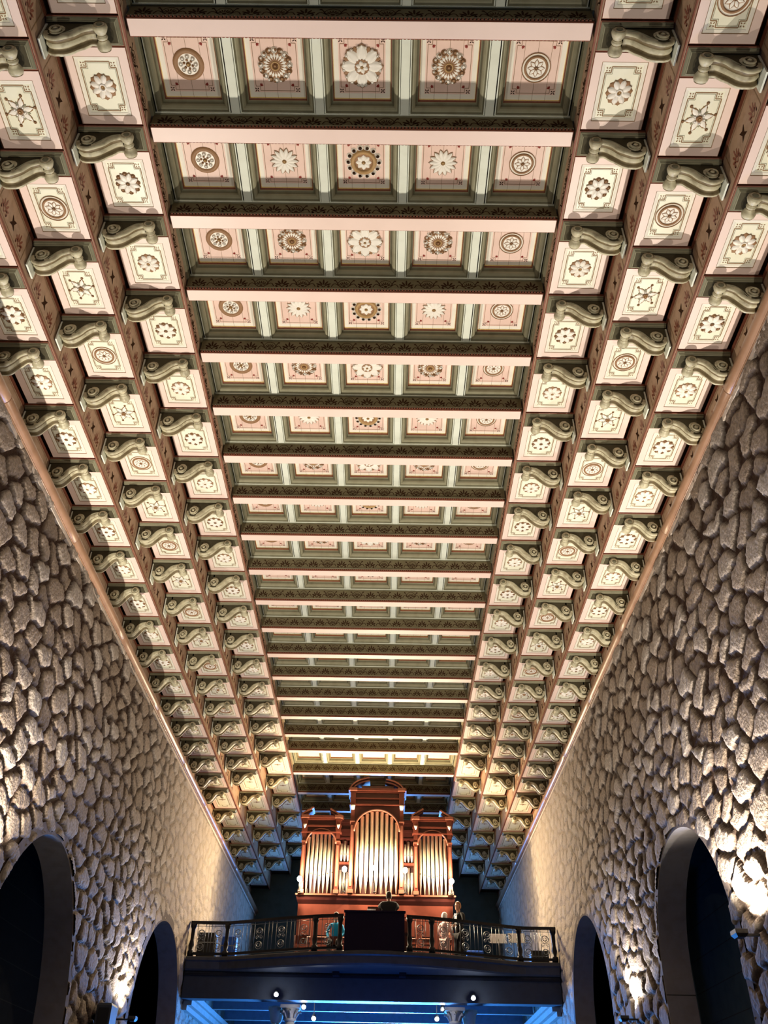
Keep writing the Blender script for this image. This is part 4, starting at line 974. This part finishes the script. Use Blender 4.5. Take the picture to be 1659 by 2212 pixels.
# ------------------------------------------------------------------ people (skinned skeletons)
def skinned(name, verts, edges, radii, k, parent=None, root=0, sub=2):
    me = bpy.data.meshes.new(name); me.from_pydata(verts, edges, []); me.materials.append(M[k])
    o = bpy.data.objects.new(name, me); col.objects.link(o)
    if parent: o.parent = parent
    md = o.modifiers.new('skin', 'SKIN'); md.use_smooth_shade = True
    if not me.skin_vertices: me.skin_vertices.new()
    sv = me.skin_vertices[0].data
    for i, r in enumerate(radii):
        sv[i].radius = (r, r) if not isinstance(r, tuple) else r; sv[i].use_root = (i == root)
    m2 = o.modifiers.new('sub', 'SUBSURF'); m2.levels = sub; m2.render_levels = sub
    return o
def hand(parent, wrist, dirv, k='skin'):
    """palm with four curled fingers and a thumb"""
    d = Vector(dirv).normalized(); s_ = d.cross(Vector((0, 1, 0))); s_ = s_.normalized() if s_.length > .1 else Vector((1, 0, 0)); n = s_.cross(d)
    w0 = Vector(wrist); V = [w0, w0+d*0.08]; E = [(0, 1)]; R = [0.024, 0.034]
    for j, ln in enumerate((0.062, 0.072, 0.068, 0.052)):
        b = w0+d*0.085+s_*(j-1.5)*0.019; i0 = len(V); V += [b, b+d*ln*0.5+n*0.008, b+d*ln*0.85+n*0.03]; E += [(1, i0), (i0, i0+1), (i0+1, i0+2)]; R += [0.010, 0.0085, 0.007]
    i0 = len(V); V += [w0+d*0.035+s_*-0.038, w0+d*0.075+s_*-0.055+n*0.01]; E += [(0, i0), (i0, i0+1)]; R += [0.011, 0.008]
    return skinned('hand', V, E, R, k, parent, 0, 1)
def head(parent, c, hair, face=(0, -1, 0), k='skin', hk='hairD', long=False):
    f = Vector(face).normalized(); s_ = f.cross(Vector((0, 0, 1))).normalized(); c = Vector(c)
    mb = MB(); n = 20; rings_ = []
    prof = [(-0.125, 0.030, 0.02), (-0.11, 0.048, 0.022), (-0.08, 0.062, 0.012), (-0.04, 0.070, 0.006), (0.0, 0.075, 0), (0.04, 0.076, -0.004), (0.08, 0.066, -0.008), (0.105, 0.045, -0.01), (0.118, 0.015, -0.01)]
    vs = []; fs = []
    for z, r, off in prof:
        for i in range(n):
            t = 2*PI*i/n; fx, sx = math.cos(t), math.sin(t)
            vs.append(c+f*(fx*r*1.22+off)+s_*(sx*r)+Vector((0, 0, z)))
    for i in range(len(prof)-1):
        for j in range(n): k2 = (j+1) % n; fs.append((i*n+j, i*n+k2, (i+1)*n+k2, (i+1)*n+j))
    fs.append(tuple(range(n))[::-1]); fs.append(tuple(range((len(prof)-1)*n, len(prof)*n))); mb.add(vs, fs, k, True)
    # nose, eyes, mouth, ears
    mb.tube([c+f*0.088+Vector((0, 0, 0.018)), c+f*0.112+Vector((0, 0, -0.022))], [0.007, 0.013], k, 6)
    for sg in (-1, 1):
        e = c+f*0.083+s_*sg*0.028+Vector((0, 0, 0.008)); mb.lathe(e, [(-0.005, 0.002), (0, 0.010), (0.006, 0.002)], f, 'shirt', 8); mb.lathe(e+f*0.004, [(0, 0.005), (0.004, 0.002)], f, 'suit', 6)
        mb.lathe(c+s_*sg*0.076-f*0.005, [(-0.008, 0.012), (0, 0.024), (0.008, 0.014)], s_, k, 8)
    mb.tube([c+f*0.083+s_*-0.022+Vector((0, 0, -0.058)), c+f*0.092+Vector((0, 0, -0.055)), c+f*0.083+s_*0.022+Vector((0, 0, -0.058))], 0.005, 'woodL', 5)
    h = mb.build('head', parent)
    hb = MB(); vs = []; fs = []
    prof = [(-0.07 if not long else -0.13, 0.078), (-0.02, 0.086), (0.03, 0.088), (0.07, 0.080), (0.11, 0.058), (0.132, 0.02)]
    for z, r in prof:
        for i in range(n):
            t = 2*PI*i/n; fx, sx = math.cos(t), math.sin(t)
            lim = 0.45 if z < 0.045 else 1.0      # open towards the face
            vs.append(c+f*(min(fx, lim if z >= 0.045 else 0.15)*r*1.2-0.008)+s_*(sx*r)+Vector((0, 0, z)))
    for i in range(len(prof)-1):
        for j in range(n): k2 = (j+1) % n; fs.append((i*n+j, i*n+k2, (i+1)*n+k2, (i+1)*n+j))
    fs.append(tuple(range((len(prof)-1)*n, len(prof)*n))); hb.add(vs, fs, hk, True); hb.build('hair', h if False else parent)
def person(loc, H, label, top, bottom, hairk, face, pose='stand', arms=None, shoes='suit', hold=None, long=False, sit=0.0, shk=1.0):
    """local z=0 at the feet; face = horizontal look direction"""
    o = empty('person', loc); tag(o, label, 'person')
    f = Vector(face).normalized(); s_ = f.cross(Vector((0, 0, 1))).normalized(); Zv = Vector((0, 0, 1)); k = H/1.75
    def q(a, b, z): return tuple(s_*a*k+f*b*k+Zv*z*k)
    if pose == 'sit':
        hz = sit/k
        hip = hz+0.10
        legs = [q(0, 0, hip), q(-.10, .04, hip-.03), q(-.13, .42, hip-.02), q(-.13, .42, hip-.44), q(.10, .04, hip-.03), q(.13, .42, hip-.02), q(.13, .42, hip-.44)]
        feet = [(legs[3]), (legs[6])]
    else:
        hip = 0.93
        legs = [q(0, 0, hip), q(-.09, 0, hip-.06), q(-.10, .02, .50), q(-.11, -.01, .09), q(.09, 0, hip-.06), q(.11, .04, .50), q(.13, .01, .09)]
    skinned('trousers', legs, [(0, 1), (1, 2), (2, 3), (0, 4), (4, 5), (5, 6)], [.125*k*shk, .095*k, .068*k, .055*k, .095*k, .068*k, .055*k], bottom, o)
    for i in (3, 6):
        ft = Vector(legs[i]); mb = MB(); mb.tube([ft-f*.07*k-Zv*.05*k, ft+f*.04*k-Zv*.055*k, ft+f*.17*k-Zv*.065*k], [.04*k, .045*k, .028*k], shoes, 8); mb.build('shoe', o)
    sh = hip+.50
    ar = arms or [[(-.24, .02, sh-.30), (-.25, .12, sh-.52)], [(.24, .02, sh-.30), (.25, .12, sh-.52)]]
    V = [q(0, 0, hip), q(0, 0, hip+.17), q(0, .01, hip+.36), q(0, 0, sh), q(0, .01, sh+.07)]; E = [(0, 1), (1, 2), (2, 3), (3, 4)]; R = [(.15*k*shk, .11*k), (.135*k*shk, .10*k), (.155*k*shk, .11*k), (.09*k, .08*k), (.055*k, .055*k)]
    R = [r_[0] if False else (r_[0]*0.92, r_[1]) for r_ in R]
    wr = []
    for sg, A in zip((-1, 1), ar):
        i0 = len(V); V += [q(sg*.175, 0, sh-.015), q(*A[0]), q(*A[1])]; E += [(3, i0), (i0, i0+1), (i0+1, i0+2)]; R += [(.062*k*shk,)*2, (.046*k,)*2, (.034*k,)*2]; wr.append((V[-2], V[-1]))
    skinned('jacket', V, E, R, top, o, 0)
    mb = MB(); mb.lathe(q(0, .01, sh+.05), [(0, .052*k), (.10*k, .048*k)], (0, 0, 1), 'skin', 12); mb.build('neck', o)
    for a_, b_ in wr: hand(o, b_, Vector(b_)-Vector(a_))
    head(o, q(0, .025, sh+.225), True, face, 'skin', hairk, long)
    return o, q, sh, hip
# organist, seen from behind, seated on the organ bench
o, q, sh, hip = person((0.56, 26.9, FLZ), 1.86, 'person in dark jacket seated at the organ, seen from behind above the screen', 'suit', 'suit', 'hairD', (0, 1, 0.0), 'sit', [[(-.27, .10, 1.42), (-.17, .34, 1.36)], [(.27, .10, 1.42), (.17, .34, 1.36)]], sit=0.90, shk=1.55)
b = empty('organ_bench', (0.52, 27.03, FLZ)); tag(b, 'dark wooden organ bench under the seated person', 'bench')
a = MB(); a.box(-0.6, 0.6, -0.17, 0.17, 0.76, 0.80, 'woodD'); a.build('seat', b)
for sx in (-0.52, 0.52): a = MB(); a.box(sx-0.03, sx+0.03, -0.15, 0.15, 0.0, 0.76, 'woodD'); a.build('leg', b)
b = empty('organ_console', (0.35, 27.9, FLZ)); tag(b, 'wooden organ console with music desk in front of seated person', 'organ console')
a = MB(); a.box(-0.85, 0.85, 0.0, 0.7, 0.0, 1.32, 'wood'); a.build('cabinet', b)
a = MB(); a.box(-0.62, 0.62, -0.26, 0.0, 1.12, 1.17, 'shirt'); a.box(-0.62, 0.62, -0.12, 0.0, 1.21, 1.25, 'shirt'); a.build('keyboard', b)
a = MB(); a.box(-0.42, 0.42, 0.10, 0.14, 1.34, 1.72, 'woodD'); a.box(-0.42, 0.42, 0.02, 0.12, 1.32, 1.35, 'woodD'); a.build('music_desk', b)
o = MB(); o.box(-0.20, 0.0, 0, 0.01, 0, 0.30, 'paper'); o.box(0.012, 0.05, 0, 0.01, 0, 0.30, 'paper'); o = o.build('sheet_music', None, (0.12, 27.98, FLZ+1.355)); tag(o, 'white sheet music on the desk left of the seated organist', 'sheet music')
# standing man in a black suit and the white-haired person beside him
o, q, sh, hip = person((2.66, 27.85, FLZ), 1.84, 'person standing at the railing in black suit and white shirt', 'suit', 'suit', 'hairB', (-0.8, -0.6, 0), arms=[[(-.25, .04, 1.18), (-.20, .26, 1.10)], [(.25, .0, 1.15), (.22, .14, 0.96)]])
a = MB(); a.quad(q(-.055, .118, sh-.0), q(.055, .118, sh-.0), q(.03, .128, hip+.16), q(-.03, .128, hip+.16), 'shirt'); a.tube([q(-.05, .10, sh+.02), q(0, .12, sh-.03), q(.05, .10, sh+.02)], .016, 'shirt', 6); a.build('shirt_front', o)
o, q, sh, hip = person((2.22, 27.75, FLZ), 1.50, 'person with white hair in pink and white clothes beside the suited one', 'rosecloth', 'rosecloth', 'hairW', (0.5, 0.6, 0), arms=[[(-.26, .0, 1.18), (-.20, .15, 1.0)], [(.25, .02, 1.18), (.16, .2, 1.05)]])
# person in turquoise shirt, behind the left bays of the railing
o, q, sh, hip = person((-1.0, 28.0, FLZ), 1.70, 'person in turquoise shirt sitting behind the railing left of the screen', 'teal', 'suit', 'hairD', (-0.1, -1, 0), 'sit', [[(-.26, .06, 0.98), (-.16, .24, 0.80)], [(.26, .06, 0.98), (.16, .24, 0.80)]], sit=0.62)
def chair(x, y, rz, lb):
    o = empty('gallery_chair', (x, y, FLZ)); o.rotation_euler = (0, 0, rz); tag(o, lb, 'chair', 'chairs on the gallery')
    a = MB(); a.rings(-0.21, 0.21, -0.2, 0.2, [(0, 0.46, 'woodL'), (0, 0.43, 'woodL'), (0.01, 0.42, 'wood')]); a.box(-0.2, 0.2, -0.19, 0.19, 0.455, 0.46, 'woodL'); a.build('seat', o)
    a = MB(); a.box(-0.2, 0.2, 0.18, 0.20, 0.62, 0.84, 'wood'); a.build('backrest', o)
    for sx in (-1, 1):
        a = MB(); a.tube([(sx*0.18, -0.17, 0), (sx*0.18, -0.17, 0.43)], 0.016, 'wood'); a.build('leg', o)
        a = MB(); a.tube([(sx*0.18, 0.2, 0), (sx*0.18, 0.19, 0.84)], 0.016, 'wood'); a.build('leg', o)
chair(-1.0, 27.95, PI, 'wooden chair under the person in the turquoise shirt')
chair(-1.95, 27.6, 0.3, 'empty wooden chair behind the railing left of the turquoise shirt')
def music_stand(x, y, lb):
    o = empty('music_stand', (x, y, FLZ)); tag(o, lb, 'music stand', 'music stands on the gallery')
    a = MB(); a.tube([(0, 0, 0.25), (0, 0, 0.78)], 0.012, 'ironL'); a.build('pole', o)
    for k_ in range(3):
        t = 2*PI*k_/3; a = MB(); a.tube([(0, 0, 0.28), (0.26*math.cos(t), 0.26*math.sin(t), 0.01)], 0.009, 'ironL'); a.build('leg', o)
    a = MB(); v = [(-0.24, -0.03, 0.66), (0.24, -0.03, 0.66), (0.24, 0.09, 0.93), (-0.24, 0.09, 0.93)]; a.add(v+[(x_, y_+0.01, z_-0.005) for x_, y_, z_ in v], [(0, 1, 2, 3), (7, 6, 5, 4), (0, 4, 5, 1), (1, 5, 6, 2), (2, 6, 7, 3), (3, 7, 4, 0)], 'paper'); a.build('desk', o)
music_stand(3.75, 27.4, 'metal music stand with white sheet behind the right railing, left one')
music_stand(4.27, 27.3, 'metal music stand beside the dark box at the railing\'s right end')
def case(x, y, w_, d_, h_, k_, lb):
    o = empty('equipment_case', (x, y, FLZ)); tag(o, lb, 'case')
    a = MB(); a.rings(-w_/2, w_/2, -d_/2, d_/2, [(0.02, 0.0, k_), (0.0, 0.02, k_), (0.0, h_-0.02, k_), (0.02, h_, k_)]); a.build('body', o)
    a = MB(); a.box(-w_/2-0.005, w_/2+0.005, -d_/2-0.005, d_/2+0.005, h_*0.62, h_*0.66, 'ironL'); a.build('lid_seam', o)
case(4.85, 27.2, 0.5, 0.4, 0.42, 'blackm', 'low black case on the gallery at the right end')
case(3.2, 29.0, 0.5, 0.35, 0.72, 'bluecloth', 'tall blue case behind the railing right of the suited person')
case(-4.6, 27.1, 0.5, 0.4, 0.72, 'blackm', 'tall black case on the gallery at the left end')
case(-4.02, 27.4, 0.42, 0.3, 0.70, 'bluecloth', 'blue lit case beside the second post of the left railing')
# grey box mounted on the left wall below the uplight
o = empty('wall_speaker', (XL+0.26, 18.75, 3.55)); tag(o, 'grey-blue box on the left wall at the bottom edge', 'speaker')
a = MB(); a.rings(-0.14, 0.14, -0.22, 0.22, [(0.02, -0.42, 'galpaint'), (0, -0.38, 'galpaint'), (0, 0.38, 'galpaint'), (0.02, 0.42, 'galpaint')]); a.build('cabinet', o)
a = MB(); a.box(-0.24, -0.13, -0.05, 0.05, -0.05, 0.05, 'blackm'); a.build('wall_mount', o)
a = MB(); a.box(-0.10, 0.10, -0.235, -0.22, -0.34, 0.34, 'blackm'); a.build('grille', o)
